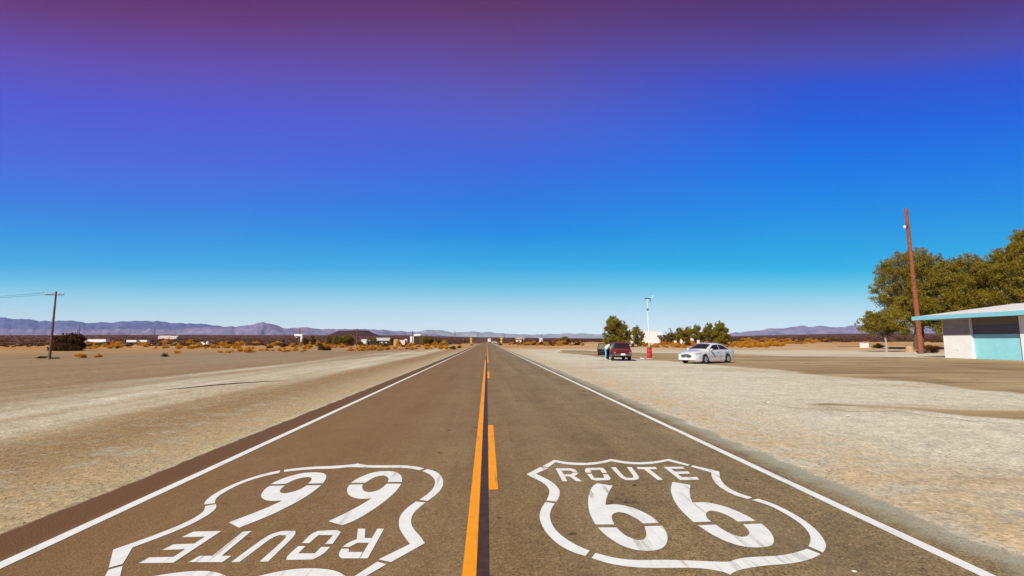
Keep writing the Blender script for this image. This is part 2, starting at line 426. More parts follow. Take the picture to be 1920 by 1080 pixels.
class MB:
    def __init__(s): s.v = []; s.f = []
    def add(s, vs, fs):
        n = len(s.v); s.v += [tuple(p) for p in vs]; s.f += [tuple(i + n for i in f) for f in fs]; return s
    def box(s, c, d, rz=0.0, ry=0.0, rx=0.0, ch=0.0):
        hx, hy, hz = d[0] / 2, d[1] / 2, d[2] / 2
        ch = min(ch if ch else 0.06 * min(d), 0.02)
        pts = []
        from mathutils import Euler
        E = Euler((rx, ry, rz)).to_matrix()
        bm = bmesh.new(); bmesh.ops.create_cube(bm, size=1)
        for v in bm.verts: v.co = Vector((v.co.x * d[0], v.co.y * d[1], v.co.z * d[2]))
        if ch > 0.0005: bmesh.ops.bevel(bm, geom=list(bm.edges), offset=ch, segments=1, affect='EDGES')
        bm.verts.index_update()
        vs = [E @ v.co + Vector(c) for v in bm.verts]; fs = [[v.index for v in f.verts] for f in bm.faces]
        bm.free()
        return s.add(vs, fs)
    def tube(s, pts, rad, n=8, cap=True):
        pts = [Vector(p) for p in pts]
        if not hasattr(rad, '__len__'): rad = [rad] * len(pts)
        vs, fs = [], []
        for i, p in enumerate(pts):
            t = (pts[min(i + 1, len(pts) - 1)] - pts[max(i - 1, 0)]).normalized()
            a = t.cross(Vector((0, 0, 1)) if abs(t.z) < 0.9 else Vector((0, 1, 0))).normalized(); b = t.cross(a)
            for k in range(n):
                w = 2 * math.pi * k / n
                vs.append(p + (a * math.cos(w) + b * math.sin(w)) * rad[i])
        for i in range(len(pts) - 1):
            for k in range(n):
                fs.append((i * n + k, i * n + (k + 1) % n, (i + 1) * n + (k + 1) % n, (i + 1) * n + k))
        if cap:
            fs.append(tuple(range(n))[::-1]); fs.append(tuple((len(pts) - 1) * n + k for k in range(n)))
        return s.add(vs, fs)
    def lathe(s, prof, n=24, c=(0, 0, 0), axis='z'):
        vs, fs = [], []
        for r, z in prof:
            for k in range(n):
                w = 2 * math.pi * k / n
                p = (r * math.cos(w), r * math.sin(w), z)
                if axis == 'y': p = (p[0], p[2], p[1])
                if axis == 'x': p = (p[2], p[0], p[1])
                vs.append((p[0] + c[0], p[1] + c[1], p[2] + c[2]))
        for i in range(len(prof) - 1):
            for k in range(n):
                fs.append((i * n + k, i * n + (k + 1) % n, (i + 1) * n + (k + 1) % n, (i + 1) * n + k))
        fs.append(tuple(range(n))[::-1]); fs.append(tuple((len(prof) - 1) * n + k for k in range(n)))
        return s.add(vs, fs)
    def prism(s, poly, axis, a, b):
        """extrude a 2-D polygon along axis from a to b"""
        n = len(poly)
        def P(p, t):
            return {'x': (t, p[0], p[1]), 'y': (p[0], t, p[1]), 'z': (p[0], p[1], t)}[axis]
        vs = [P(p, a) for p in poly] + [P(p, b) for p in poly]
        fs = [tuple(range(n))[::-1], tuple(range(n, 2 * n))] + [(i, (i + 1) % n, n + (i + 1) % n, n + i) for i in range(n)]
        return s.add(vs, fs)
    def build(s, name, mat, parent=None, smooth=35):
        me = bpy.data.meshes.new(name)
        me.from_pydata(s.v, [], s.f); me.update()
        bm = bmesh.new(); bm.from_mesh(me); bmesh.ops.recalc_face_normals(bm, faces=bm.faces); bm.to_mesh(me); bm.free()
        me.materials.append(M[mat] if isinstance(mat, str) else mat)
        if smooth:
            me.shade_smooth(); me.set_sharp_from_angle(angle=R(smooth))
        return link(bpy.data.objects.new(name, me), parent)

def np_mesh(name, V, Fq, mat, smooth=False):
    me = bpy.data.meshes.new(name)
    V = np.asarray(V, np.float32); Fq = np.asarray(Fq, np.int32); k = Fq.shape[1]
    me.vertices.add(len(V)); me.vertices.foreach_set('co', V.ravel())
    me.loops.add(Fq.size); me.loops.foreach_set('vertex_index', Fq.ravel())
    me.polygons.add(len(Fq)); me.polygons.foreach_set('loop_start', np.arange(0, Fq.size, k, dtype=np.int32))
    me.update(calc_edges=True); me.validate()
    me.materials.append(M[mat] if isinstance(mat, str) else mat)
    if smooth: me.shade_smooth()
    return me

# ------------------------------------------------------------------ ground
def build_ground():
    rs = [0.0] + list(np.geomspace(1.0, 7000, 150))
    NA = 720
    V = [(0, 0, 0)]; Fs = []
    for r in rs[1:]:
        for k in range(NA):
            a = 2 * math.pi * k / NA
            x, y = r * math.sin(a), r * math.cos(a)
            V.append((x, y, H(x, y)))
    tri = []
    for k in range(NA): tri.append((0, 1 + (k + 1) % NA, 1 + k))
    for i in range(len(rs) - 2):
        o = 1 + i * NA
        for k in range(NA):
            a, b2, c, d = o + k, o + (k + 1) % NA, o + NA + (k + 1) % NA, o + NA + k
            tri.append((a, b2, c)); tri.append((a, c, d))
    me = np_mesh('ground', V, tri, 'ground', True)
    o = link(bpy.data.objects.new('ground', me)); tag(o, kind='structure')
    o['label'] = 'pale sandy desert ground on both sides of the road'
build_ground()

def road_x(y):                    # centre line: straight, then an easy bend far off
    return 0.0 if y < 330 else 0.00022 * (y - 330) ** 2
def road_z(y, lift):
    return H(road_x(y), y) + lift + 0.12 * sst(85, 160, y)
YS = list(np.concatenate([np.arange(-12, 30, 1.0), np.arange(30, 120, 3.0), np.arange(120, 520, 6.0)]))
def strip(name, x0, x1, y0, y1, lift, mat, parent=None, n=1):
    ys = [y0] + [y for y in YS if y0 < y < y1] + [y1]
    V, Fq = [], []
    for y in ys:
        for i in range(n + 1):
            V.append((road_x(y) + x0 + (x1 - x0) * i / n, y, road_z(y, lift)))
    for j in range(len(ys) - 1):
        for i in range(n):
            a = j * (n + 1) + i
            Fq.append((a, a + 1, a + n + 2, a + n + 1))
    return link(bpy.data.objects.new(name, np_mesh(name, V, Fq, mat)), parent)

road = strip('road', -4.22, 4.22, -12, 515, 0.012, 'road', None, 6)
tag(road, 'straight two lane brown asphalt road running to the horizon', kind='structure')
for x, lb in ((-3.56, 'white edge line along the left shoulder'), (3.52, 'white edge line along the right shoulder')):
    o = strip('edge_line', x - 0.055, x + 0.055, -12, 510, 0.0155, 'white_paint', road); o['label'] = lb
o = strip('tar_seam', -0.062, 0.026, -12, 500, 0.0145, 'tar', road); o['label'] = 'dark tar filled seam between the yellow centre lines'
o = strip('centre_line', -0.165, -0.066, -12, 43.5, 0.0165, 'yellow_paint', road); o['label'] = 'solid yellow centre line left of the dark seam'
for a, b in ((5.58, 9.75), (21.8, 26.6), (37.8, 500)):
    strip('centre_dash', 0.030, 0.135, a, b, 0.0165, 'yellow_paint', road)
for a in np.arange(58, 240, 14.6):
    strip('centre_dash', -0.165, -0.066, a, a + 4.4, 0.0165, 'yellow_paint', road)

# ------------------------------------------------------------------ painted route shields (outline traced, laid on the road)
def T(pts): return [(960 + x / 3.0, 840 + y / 3.0) for x, y in pts]
OUT = [
 [(170,103),(238,66),(300,79),(380,84),(450,82),(510,73),(560,61),(610,72),(680,80),(750,80),(820,73),(880,61),(940,77),(1003,94),(988,100),(930,86),(878,73),(820,85),(750,92),(680,92),(610,84),(560,74),(510,86),(450,95),(380,97),(300,92),(245,79),(205,108)],
 [(160,107),(82,147),(110,163),(160,186),(195,210),(213,240),(206,270),(193,296),(250,301),(266,275),(270,245),(258,220),(225,190),(180,166),(135,145),(207,112)],
 [(188,304),(163,340),(153,385),(165,430),(195,480),(245,530),(300,567),(360,592),(412,607),(437,577),(380,555),(325,525),(275,490),(240,455),(218,415),(211,375),(222,340),(240,311)],
 [(447,618),(520,643),(600,660),(700,672),(800,675),(900,674),(1000,673),(1080,677),(1150,688),(1200,700),(1228,713),(1242,700),(1290,682),(1370,668),(1450,658),(1550,652),(1640,637),(1700,617),(1737,597),(1662,566),(1600,587),(1530,602),(1460,609),(1380,611),(1300,617),(1245,630),(1228,639),(1180,640),(1100,637),(1000,632),(900,629),(800,629),(700,631),(620,624),(550,612),(470,590)],
 [(1385,285),(1450,305),(1540,345),(1620,390),(1690,440),(1740,490),(1765,535),(1766,562),(1750,588),(1668,552),(1680,525),(1680,495),(1655,455),(1610,415),(1540,370),(1460,328),(1400,307),(1350,292)],
 [(1017,97),(1166,132),(1168,160),(1180,190),(1210,220),(1260,248),(1320,268),(1352,277),(1327,287),(1260,268),(1200,240),(1150,205),(1125,170),(1120,137),(1005,104)],
]
LET = [
 [(245,114),(271,114),(312,187),(284,187)],
 [(273,114),(330,114),(354,120),(368,134),(341,134),(330,127),(281,127)],
 [(346,138),(371,138),(368,149),(350,157),(394,187),(363,187),(324,160),(298,160),(291,148),(332,148)],
 [(415,138),(408,123),(420,112),(505,111),(522,118),(534,140),(508,140),(497,124),(440,124),(447,138)],
 [(420,145),(448,145),(462,168),(520,168),(511,147),(537,147),(558,171),(548,180),(475,183),(447,177)],
 [(557,108),(584,108),(625,157),(645,167),(675,168),(688,162),(645,107),(672,107),(718,164),(710,175),(690,181),(640,180),(610,168)],
 [(700,107),(808,107),(816,119),(773,119),(850,178),(820,180),(742,119),(709,119)],
 [(853,106),(960,105),(972,116),(895,117),(916,133),(990,131),(1002,144),(932,146),(955,164),(1040,162),(1053,178),(945,180)],
]
SIX1 = [
 [(480,198),(567,212),(545,245),(530,285),(526,320),(580,315),(630,322),(690,338),(750,365),(800,395),(826,421),(738,424),(715,405),(680,385),(640,366),(600,360),(572,366),(560,380),(562,400),(575,430),(470,430),(452,400),(435,360),(427,310),(432,260),(450,215)],
 [(484,447),(588,447),(620,480),(665,505),(705,518),(740,515),(757,495),(755,470),(745,440),(845,437),(868,470),(877,505),(870,540),(845,565),(800,577),(740,579),(680,570),(620,550),(560,515),(515,480)],
]
SIX2 = [
 [(903,190),(1004,208),(998,240),(1003,280),(1016,307),(1080,303),(1150,315),(1220,335),(1290,365),(1340,390),(1369,410),(1270,414),(1240,393),(1200,372),(1150,355),(1115,352),(1092,362),(1090,380),(1100,397),(1121,414),(1022,417),(975,375),(930,325),(902,275),(891,230)],
 [(1045,434),(1146,431),(1190,462),(1240,487),(1290,500),(1322,497),(1338,480),(1330,460),(1300,429),(1402,425),(1440,455),(1467,490),(1475,520),(1467,545),(1440,555),(1390,560),(1320,557),(1250,542),(1180,515),(1110,478)],
]
LZ = 0.0155
def smooth_poly(p):
    """round the traced polygon by corner cutting, keeping true corners"""
    q = [(Vector(a), None) for a in p]; n = len(q)
    q = [(q[i][0], (q[i][0] - q[i - 1][0]).normalized().dot((q[(i + 1) % n][0] - q[i][0]).normalized()) < 0.72) for i in range(n)]
    for it in range(3):
        out = []; n = len(q)
        for i in range(n):
            b, keep = q[i]
            if keep: out.append((b, True)); continue
            out += [(b.lerp(q[i - 1][0], 0.25), False), (b.lerp(q[(i + 1) % n][0], 0.25), False)]
        q = out
    return [tuple(a) for a, k in q]
def flat_polys(name, polys, xf, parent, mat='white_paint', label=None):
    mb = MB()
    for p in polys:
        q = [xf(x, y) for x, y in p]
        q = [Vector((a[0], a[1])) for a in q]
        q = smooth_poly(q)
        mb.add([(a[0], a[1], LZ) for a in q], [tuple(range(len(q)))])
    me = bpy.data.meshes.new(name); me.from_pydata(mb.v, [], mb.f); me.update()
    bm = bmesh.new(); bm.from_mesh(me)
    for f in bm.faces:
        if f.normal.z < 0: f.normal_flip()
    bmesh.ops.triangulate(bm, faces=bm.faces, ngon_method='EAR_CLIP')
    bm.to_mesh(me); bm.free()
    me.materials.append(M[mat]); o = link(bpy.data.objects.new(name, me), parent)
    if label: o['label'] = label
    return o
def XR(x, y):
    p = G(x, y, LZ); return (p.x, p.y)
tipR = XR(*T([(1228, 713)])[0]); tipL = XR(672.6, 868.6)
CX, CY = tipR[0] + tipL[0], tipR[1] + tipL[1]
def XL(x, y):
    p = XR(x, y); return (CX - p[0], CY - p[1])
for xf, lb in ((XR, 'white painted route shield reading ROUTE 66 in the right lane'), (XL, 'white painted route shield upside down in the left lane')):
    sh = flat_polys('route_shield', [T(p) for p in OUT], xf, road, label=lb)
    flat_polys('lettering', [T(p) for p in LET], xf, sh)
    flat_polys('numeral', [T(p) for p in SIX1], xf, sh)
    flat_polys('numeral', [T(p) for p in SIX2], xf, sh)

# tyre skid and tar marks on the asphalt are in the material; a few scraps of dark rubber lie on the road
# ------------------------------------------------------------------ parking lot sheets with dusty edges
def inside(p, poly):
    x, y = p; c = False
    for i in range(len(poly)):
        (x1, y1), (x2, y2) = poly[i - 1], poly[i]
        if (y1 > y) != (y2 > y) and x < (x2 - x1) * (y - y1) / (y2 - y1) + x1: c = not c
    return c
def dist_edge(p, poly):
    d = 1e9; P = Vector(p)
    for i in range(len(poly)):
        a, b = Vector(poly[i - 1]), Vector(poly[i]); ab = b - a
        t = min(1, max(0, (P - a).dot(ab) / ab.length_squared)); d = min(d, (P - (a + ab * t)).length)
    return d
def lot_sheet(name, pxpoly, step, fade, lift, label):
    poly = [tuple(G(x, y).xy) for x, y in pxpoly]
    xs = [p[0] for p in poly]; ys = [p[1] for p in poly]
    nx = int((max(xs) - min(xs)) / step) + 2; ny = int((max(ys) - min(ys)) / step) + 2
    idx = {}; V = []; E = []
    def vid(i, j):
        if (i, j) not in idx:
            p = (min(xs) + i * step, min(ys) + j * step)
            idx[(i, j)] = len(V); V.append((p[0], p[1], H(*p) + lift * .5 + (0.05 if math.hypot(*p) > 84 else 0)))
            E.append(min(1.0, dist_edge(p, poly) / fade) if inside(p, poly) else 0.0)
        return idx[(i, j)]
    Fq = []
    for i in range(nx):
        for j in range(ny):
            c = (min(xs) + (i + .5) * step, min(ys) + (j + .5) * step)
            if inside(c, poly): Fq.append((vid(i, j), vid(i + 1, j), vid(i + 1, j + 1), vid(i, j + 1)))
    me = np_mesh(name, V, Fq, 'lot')
    at = me.attributes.new('edge', 'FLOAT', 'POINT'); at.data.foreach_set('value', np.array(E, np.float32))
    o = link(bpy.data.objects.new(name, me)); tag(o, label, kind='structure')
lot_sheet('parking_lot', [(1040, 656), (1120, 658), (1220, 661.5), (1330, 662), (1480, 667), (1700, 669), (2050, 674), (2350, 690), (2300, 800), (1920, 746), (1760, 731), (1640, 717), (1560, 709), (1480, 703), (1380, 692), (1250, 679), (1160, 673.5), (1085, 668), (1030, 661)], 0.8, 3.2, 0.006, 'dusty brown asphalt parking area where the white car stands')
lot_sheet('dirt_stain', [(1420, 752), (1530, 748), (1640, 757), (1760, 762), (1920, 765), (2080, 772), (2240, 782), (2200, 804), (2060, 803), (1920, 796), (1800, 788), (1680, 772), (1560, 770), (1480, 764)], 0.25, 1.5, 0.013, 'brown band of dirt across the pale sand near the right shoulder')

# pale dirt track behind the dark car
def sheet_px(name, pts, mat, lift, label):
    V = [tuple(GT(x, y) + Vector((0, 0, lift))) for x, y in pts]
    me = bpy.data.meshes.new(name); me.from_pydata(V, [], [tuple(range(len(V)))]); me.update(); me.materials.append(M[mat])
    o = link(bpy.data.objects.new(name, me)); return tag(o, label, kind='structure')
M['paledirt'] = plain('pale_track_dirt', (0.52, 0.42, 0.29), 0.95, var=0.2, scale=0.2)

# ------------------------------------------------------------------ mountains
def ridge(name, prof, D, depth, mat, seed, rough, label, base=0.0):
    xs = [p[0] for p in prof]; ysd = [p[1] for p in prof]
    U = np.arange(xs[0], xs[-1] + 0.1, 2.5); NV = 26
    V = []
    for j in range(NV + 6):
        v = j / NV
        for x in U:
            ytop = float(np.interp(x, xs, ysd))
            n0 = mnoise.fractal(Vector((x * 0.06 + seed, seed * 1.7, 0)), 1.0, 2.0, 5)
            top = PY(x, ytop - n0 * rough, D)
            hgt = top.z
            Y = D - depth * (1 - v)
            X = top.x * (Y / D) if v <= 1 else top.x
            if v <= 1:
                wq = mnoise.noise(Vector((X / 1500, Y / 1500, seed))) * 900
                k = 1900.0 * D / 12000
                rn = abs(mnoise.fractal(Vector(((X + wq) / k, (Y - wq) / k * 1.1, seed)), 0.9, 2.1, 6))
                rn2 = abs(mnoise.fractal(Vector(((X - wq * .5 + Y * .5) / k * 2.7, (Y + wq * .3) / k * 2.7, seed + 4)), 0.9, 2.1, 5))
                s = v ** 1.25
                z = base + (hgt - base) * s - (hgt - base) * (rn * 0.6 + rn2 * 0.42) * math.sin(math.pi * min(1, v * 1.02)) ** 0.8
            else:
                z = base + (hgt - base) * max(0, 1 - (v - 1) * 5)
            V.append((X, Y, max(z, 2.0)))
    n = len(U); Fq = []
    for j in range(NV + 5):
        for i in range(n - 1):
            a = j * n + i; Fq.append((a, a + 1, a + n + 1, a + n))
    o = link(bpy.data.objects.new(name, np_mesh(name, V, Fq, mat, True)))
    return tag(o, label, kind='structure')
M['rock_haze_lilac'] = rock_mat('hazed_lilac_rock', (0.075, 0.062, 0.14), (0.27, 0.22, 0.34))  # lilac of the distance haze put into the rock colour
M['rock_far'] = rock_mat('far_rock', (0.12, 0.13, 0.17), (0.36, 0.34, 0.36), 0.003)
M['rock_haze_blue'] = rock_mat('hazed_blue_rock', (0.045, 0.05, 0.15), (0.11, 0.11, 0.26), 0.003)  # blue of the distance haze put into the rock colour
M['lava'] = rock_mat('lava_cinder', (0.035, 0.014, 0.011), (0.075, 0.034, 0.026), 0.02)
ridge('mountain_range', [(-160, 597), (-90, 591), (0, 594), (20, 597), (60, 599.5), (100, 602.5), (130, 601), (160, 604), (190, 604.5), (230, 603), (290, 602), (330, 605), (370, 608), (400, 609.5), (420, 613), (480, 622), (560, 630)], 13000, 3200, 'rock_haze_blue', 1.0, 2.4, 'dusky blue mountain range along the left horizon', 30)
ridge('mountain', [(-200, 618), (0, 616), (120, 618), (200, 617.5), (330, 617), (400, 613), (440, 611.5), (470, 609.5), (478, 607.6), (484, 605.6), (492, 603.6), (499, 605.2), (508, 608.6), (522, 612), (540, 616.5), (565, 622), (600, 629)], 9500, 2400, 'rock_haze_lilac', 3.3, 2.2, 'lilac rocky mountain with one pointed peak on the left', 25)
ridge('mountain_range', [(490, 630), (520, 618), (545, 615.5), (560, 614.5), (568, 614), (590, 616), (620, 617.5), (650, 616.5), (690, 617), (720, 618), (740, 620), (770, 621.5), (820, 628), (860, 633)], 12000, 3000, 'rock_haze_lilac', 5.1, 1.8, 'hazy violet mountain range behind the flat topped dark hill', 25)
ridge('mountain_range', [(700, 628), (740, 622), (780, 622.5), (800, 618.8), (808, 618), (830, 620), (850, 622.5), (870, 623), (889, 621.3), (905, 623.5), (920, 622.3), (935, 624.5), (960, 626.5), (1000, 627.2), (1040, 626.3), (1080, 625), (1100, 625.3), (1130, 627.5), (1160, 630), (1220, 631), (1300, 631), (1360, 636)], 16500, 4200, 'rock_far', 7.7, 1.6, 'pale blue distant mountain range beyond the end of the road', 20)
ridge('mountain_range', [(1300, 632), (1345, 629), (1367, 626), (1378, 623.3), (1395, 623), (1425, 618), (1457, 616), (1468, 614.6), (1510, 611), (1523, 612.6), (1537, 611.6), (1568, 614), (1597, 611.3), (1640, 610.5), (1700, 612), (1800, 615), (1950, 618), (2200, 624)], 10500, 2600, 'rock_haze_lilac', 9.2, 2.0, 'purple mountain range on the right horizon beyond the white car', 25)

def cinder():
    D = 2600; c = GT(663, 632.6)
    c = PY(663, 632, D); s = PXL(D)
    top = PY(663, 620, D).z
    prof = [(75, -25), (58, 12), (50, 16), (27, 1), (24.5, 0.9), (20, 0.97), (10, 0.8)]
    V, Fs = [], []; n = 96
    base = H(c.x, D) - 6
    rows = [(62, -0.05), (54, 0.1), (47, 0.24), (40, 0.45), (33, 0.7), (27.5, 0.93), (25.5, 0.99), (23, 1.0), (18, 0.93), (8, 0.8)]
    for k, (r, t) in enumerate(rows):
        for i in range(n):
            a = 2 * math.pi * i / n
            j = 1 + 0.035 * mnoise.fractal(Vector((math.cos(a) * 2, math.sin(a) * 2, k * 0.3)), 1, 2, 4)
            zz = base + (top - base) * t * (1 + (0.025 * math.sin(a * 2.3 + 1) if t > 0.9 else 0))
            V.append((c.x + r * s * j * math.cos(a), D + r * s * j * math.sin(a), zz))
    for k in range(len(rows) - 1):
        for i in range(n):
            Fs.append((k * n + i, k * n + (i + 1) % n, (k + 1) * n + (i + 1) % n, (k + 1) * n + i))
    o = link(bpy.data.objects.new('cinder_cone_hill', np_mesh('cinder_cone_hill', V, Fs, 'lava', True)))
    tag(o, 'dark flat topped cinder cone hill behind the trees on the left', kind='structure')
cinder()

# ------------------------------------------------------------------ foliage
def leaf_cloud(rng, clumps, per, size, jit=0.35, droop=0.0):
    """leaf-sized quads through the volume of many small clumps; returns V, F"""
    Ps = []; Ss = []
    for (cx, cy, cz, rx, ry, rz) in clumps:
        n = max(10, int(1.8 * per * (rx * ry * rz) ** 0.6))
        d = rng.normal(size=(n, 3)); d /= np.linalg.norm(d, axis=1)[:, None]
        rad = rng.random(n) ** 0.45 * (1 + jit * rng.normal(size=n) * 0.5)
        p = d * rad[:, None] * np.array([rx, ry, rz]) + np.array([cx, cy, cz])
        p[:, 2] -= droop * rng.random(n) * rz
        Ps.append(p); Ss.append(size * (0.55 + 0.9 * rng.random(n)))
    P = np.concatenate(Ps); S = np.concatenate(Ss)
    n = len(P)
    a = rng.normal(size=(n, 3)); a /= np.linalg.norm(a, axis=1)[:, None]
    b = rng.normal(size=(n, 3)); b -= (a * b).sum(1)[:, None] * a; b /= np.linalg.norm(b, axis=1)[:, None]
    L = S[:, None] * a; W = S[:, None] * b * 0.42
    V = np.stack([P - L * 0.5, P + W * 0.5 - L * 0.05, P + L * 0.5, P - W * 0.5 + L * 0.05], 1).reshape(-1, 3)
    Fq = np.arange(n * 4).reshape(n, 4)
    return V, Fq

def make_tree(name, label, loc, lobes, trunk, leafsize, per, seed, leaf='leaf', bark='bark', group=None, sub=16, cat='tree', lm=2):
    """lobes: (dx,dy,z,r[,rz]) big masses of the crown; each breaks into many small clumps on its surface"""
    rng = np.random.default_rng(seed); rr = random.Random(seed)
    root = thing(name, label, cat, loc, 0, group)
    mb = MB()
    h0, r0 = trunk[0], trunk[1]; stems = trunk[2] if len(trunk) > 2 else [(0, 0)]
    clumps = []
    for L in lobes:
        dx, dy, z, r = L[:4]; rz = L[4] if len(L) > 4 else r * 0.8
        for k in range(int(sub * 1.3)):
            d = Vector((rr.gauss(0, 1), rr.gauss(0, 1), rr.gauss(0, 1))).normalized()
            q = 0.35 + 0.65 * rr.random() ** 0.6
            s = r * (0.24 + 0.26 * rr.random())
            clumps.append((dx + d.x * r * q, dy + d.y * r * q, max(s * 0.6, z + d.z * rz * q), s, s, s * (0.6 + 0.4 * rr.random())))
        for k in range(int(sub * 0.8)):    # sprigs that break the outline
            d = Vector((rr.gauss(0, 1), rr.gauss(0, 1), abs(rr.gauss(0.2, 0.9)))).normalized()
            s = r * (0.07 + 0.08 * rr.random()); q = 1.0 + 0.3 * rr.random()
            clumps.append((dx + d.x * r * q, dy + d.y * r * q, max(s, z + d.z * rz * q), s, s, s * 1.3))
    tops = []
    for sx, sy in stems:
        p0 = Vector((sx, sy, -0.1)); pts = [p0]; q = p0.copy(); ln = Vector((sx * 0.2 + rr.uniform(-.12, .12), sy * 0.2 + rr.uniform(-.12, .12), 1))
        for k in range(4):
            q = q + Vector((ln.x + rr.uniform(-.1, .1), ln.y + rr.uniform(-.1, .1), 1)) * (h0 + 0.1) / 4; pts.append(q.copy())
        mb = MB(); mb.tube(pts, [r0 * 1.35, r0, r0 * 0.9, r0 * 0.82, r0 * 0.72], 8); mb.build('trunk', bark, root); tops.append(pts[-1])
    mb = MB()
    for c in clumps[::lm]:
        e = Vector(c[:3]); t = min(tops, key=lambda w: (w - e).length)
        m1 = t.lerp(e, 0.45) + Vector((rr.uniform(-.2, .2), rr.uniform(-.2, .2), 0.25)) * (e - t).length * 0.2
        w = r0 * 0.4 * (0.5 + rr.random() * 0.5)
        mb.tube([t, m1, e], [w, w * 0.55, w * 0.15], 5, False)
    mb.build('branches', 'bark', root)
    V, Fq = leaf_cloud(rng, clumps, per, leafsize)
    V[:, 2] = np.maximum(V[:, 2], 0.03)
    link(bpy.data.objects.new('crown', np_mesh('crown', V, Fq, leaf)), root)
    return root

def shrub_mesh(name, seed, mat, w=1.0, h=0.8, n=900, leaf=0.09):
    rng = np.random.default_rng(seed)
    cl = []
    for k in range(14):
        a = rng.random() * 6.283; r = w * 0.42 * rng.random() ** 0.5
        z = h * (0.14 + 0.6 * rng.random()) * (1 - 0.5 * (r / (w * 0.5)) ** 2)
        s = w * (0.12 + 0.1 * rng.random())
        cl.append((r * math.cos(a), r * math.sin(a), z, s, s, s * 0.9))
    V1, F1 = leaf_cloud(rng, cl, n / 14 / (0.165 * w) ** 1.8, leaf)
    V1[:, 2] = np.maximum(V1[:, 2], 0.0)
    # stems
    m = 70
    a = rng.random(m) * 6.283; r = w * 0.5 * rng.random(m) ** 0.5
    tip = np.stack([r * np.cos(a), r * np.sin(a), h * (0.45 + 0.5 * rng.random(m)) * (1 - 0.45 * (r / (w * 0.5)) ** 2)], 1)
    bs = tip * np.array([0.25, 0.25, 0]) ; sd = np.stack([-np.sin(a), np.cos(a), 0 * a], 1) * 0.012 * w
    V2 = np.stack([bs - sd, bs + sd, tip + sd * 0.3, tip - sd * 0.3], 1).reshape(-1, 3)
    F2 = np.arange(m * 4).reshape(m, 4) + len(V1)
    return np_mesh(name, np.concatenate([V1, V2]), np.concatenate([F1, F2]), mat)

GOLD = [shrub_mesh('shrub', 100 + i, 'golden', 1.0, 0.72 + 0.08 * i, 1900, 0.065) for i in range(4)]
OLIVE = [shrub_mesh('shrub', 200 + i, 'olive', 1.0, 0.7 + 0.1 * i, 1900, 0.065) for i in range(3)]
DARK = [shrub_mesh('shrub', 300 + i, 'darkshrub', 1.0, 0.62 + 0.1 * i, 2000, 0.065) for i in range(3)]
used_spots = []
def shrub(px, py, wpx, meshes, label, group, hk=1.0, cat='bush'):
    p = GT(px, py); s = max(0.25, wpx * PXL((p - CAM).dot(fw)))
    o = bpy.data.objects.new('desert_shrub', rnd.choice(meshes)); link(o)
    o.location = p - Vector((0, 0, 0.02)); o.rotation_euler = (0, 0, rnd.uniform(0, 6.28))
    o.scale = (s * rnd.uniform(.9, 1.1), s * rnd.uniform(.9, 1.1), s * hk * rnd.uniform(.85, 1.1))
    return tag(o, label, cat, group)
for px, py, w in [(656,658,10),(664,657,5),(677,658,16),(687,652,8),(697,657,14),(713,657.5,10),(725,656,11),(741,655,8),(751,656,5),(762,655,9),(772,656,8),(780,655,6),(800,655,9),(808,654,5),(827,655,11),(837,655,9),
                  (332,663,9),(412,661,7),(427,662,9),(435,659,5),(452,659.5,11),(467,661,16),(490,658,8),(501,658,8),(511,658,5),(523,658,8),(533,660,9),(541,659,7),(555,658,10),(567,660,6),(572,658,6)]:
    shrub(px, py, w * 1.4, GOLD, 'golden dry shrub in the front row of scrub left of the road', 'golden shrubs in the front row left of the road', 0.72)
shrub(153, 671, 20, GOLD, 'golden shrub on pale dirt right of the leaning crossarm pole', None, .6)
shrub(183, 670, 13, GOLD, 'smaller golden shrub on bare dirt, second from the crossarm pole', None, .65)
shrub(310, 669, 13, OLIVE, 'lone olive gold shrub standing ahead of the left scrub on bare dirt', None, .75)
shrub(76, 672, 22, OLIVE, 'flat dry shrub spread at the left of the crossarm pole foot', None, .3)
shrub(103, 672.5, 15, OLIVE, 'flat dry shrub right against the crossarm pole foot', None, .3)
shrub(850, 655, 14, OLIVE, 'olive green shrub at the left road edge, wider of the last two', None, .8)
shrub(861, 653, 9, OLIVE, 'small olive shrub closest to the left road edge', None, .9)
shrub(532, 650, 18, DARK, 'rounded olive brown bush on sand left of the double crossarm pole', None, .7)
shrub(502, 650, 10, DARK, 'small dark bush beside the rounded olive brown bush', None, .7)
shrub(477, 648, 10, DARK, 'low dark bush in the left scrub, third from the double crossarm pole', None, .6)
shrub(609, 657, 24, DARK, 'dark squat bush ahead of the tall left trees, shading the sand', None, .85)
shrub(384, 651, 20, DARK, 'dark bush below the white tanks in the left scrub', None, .5)
for k in range(150):
    x = rnd.uniform(150, 862); y = rnd.uniform(645.2, 655) if x < 700 else rnd.uniform(645.2, 652.5)
    shrub(x, y, rnd.uniform(6, 15), GOLD if rnd.random() < .75 else OLIVE, 'golden dry shrub in the scrub field left of the road', 'golden shrubs scattered through the left scrub field', 0.85)
for k in range(46):
    x = rnd.uniform(952, 1092); y = rnd.uniform(644, 648.4)
    g = GOLD if rnd.random() < .72 else DARK
    shrub(x, y, rnd.uniform(6, 11), g, 'golden dry shrub in the band between the road and the dark car' if g is GOLD else 'dark shrub in the band between the road and the dark car',
          'golden shrubs right of the road' if g is GOLD else 'dark shrubs right of the road', 0.9)
for k in range(14):
    shrub(rnd.uniform(1000, 1130), rnd.uniform(646.2, 648.5), rnd.uniform(8, 14), DARK, 'dark shrub in the band between the road and the dark car', 'dark shrubs right of the road', 0.6)
for k in range(80):
    x = rnd.uniform(1208, 1475); y = rnd.uniform(644.5, 652.5)
    if x < 1240: y = rnd.uniform(648.5, 652)
    shrub(x, y, rnd.uniform(9, 17), GOLD, 'golden dry shrub in the hedge of scrub behind the white car', 'golden shrubs behind the white car', 0.75)
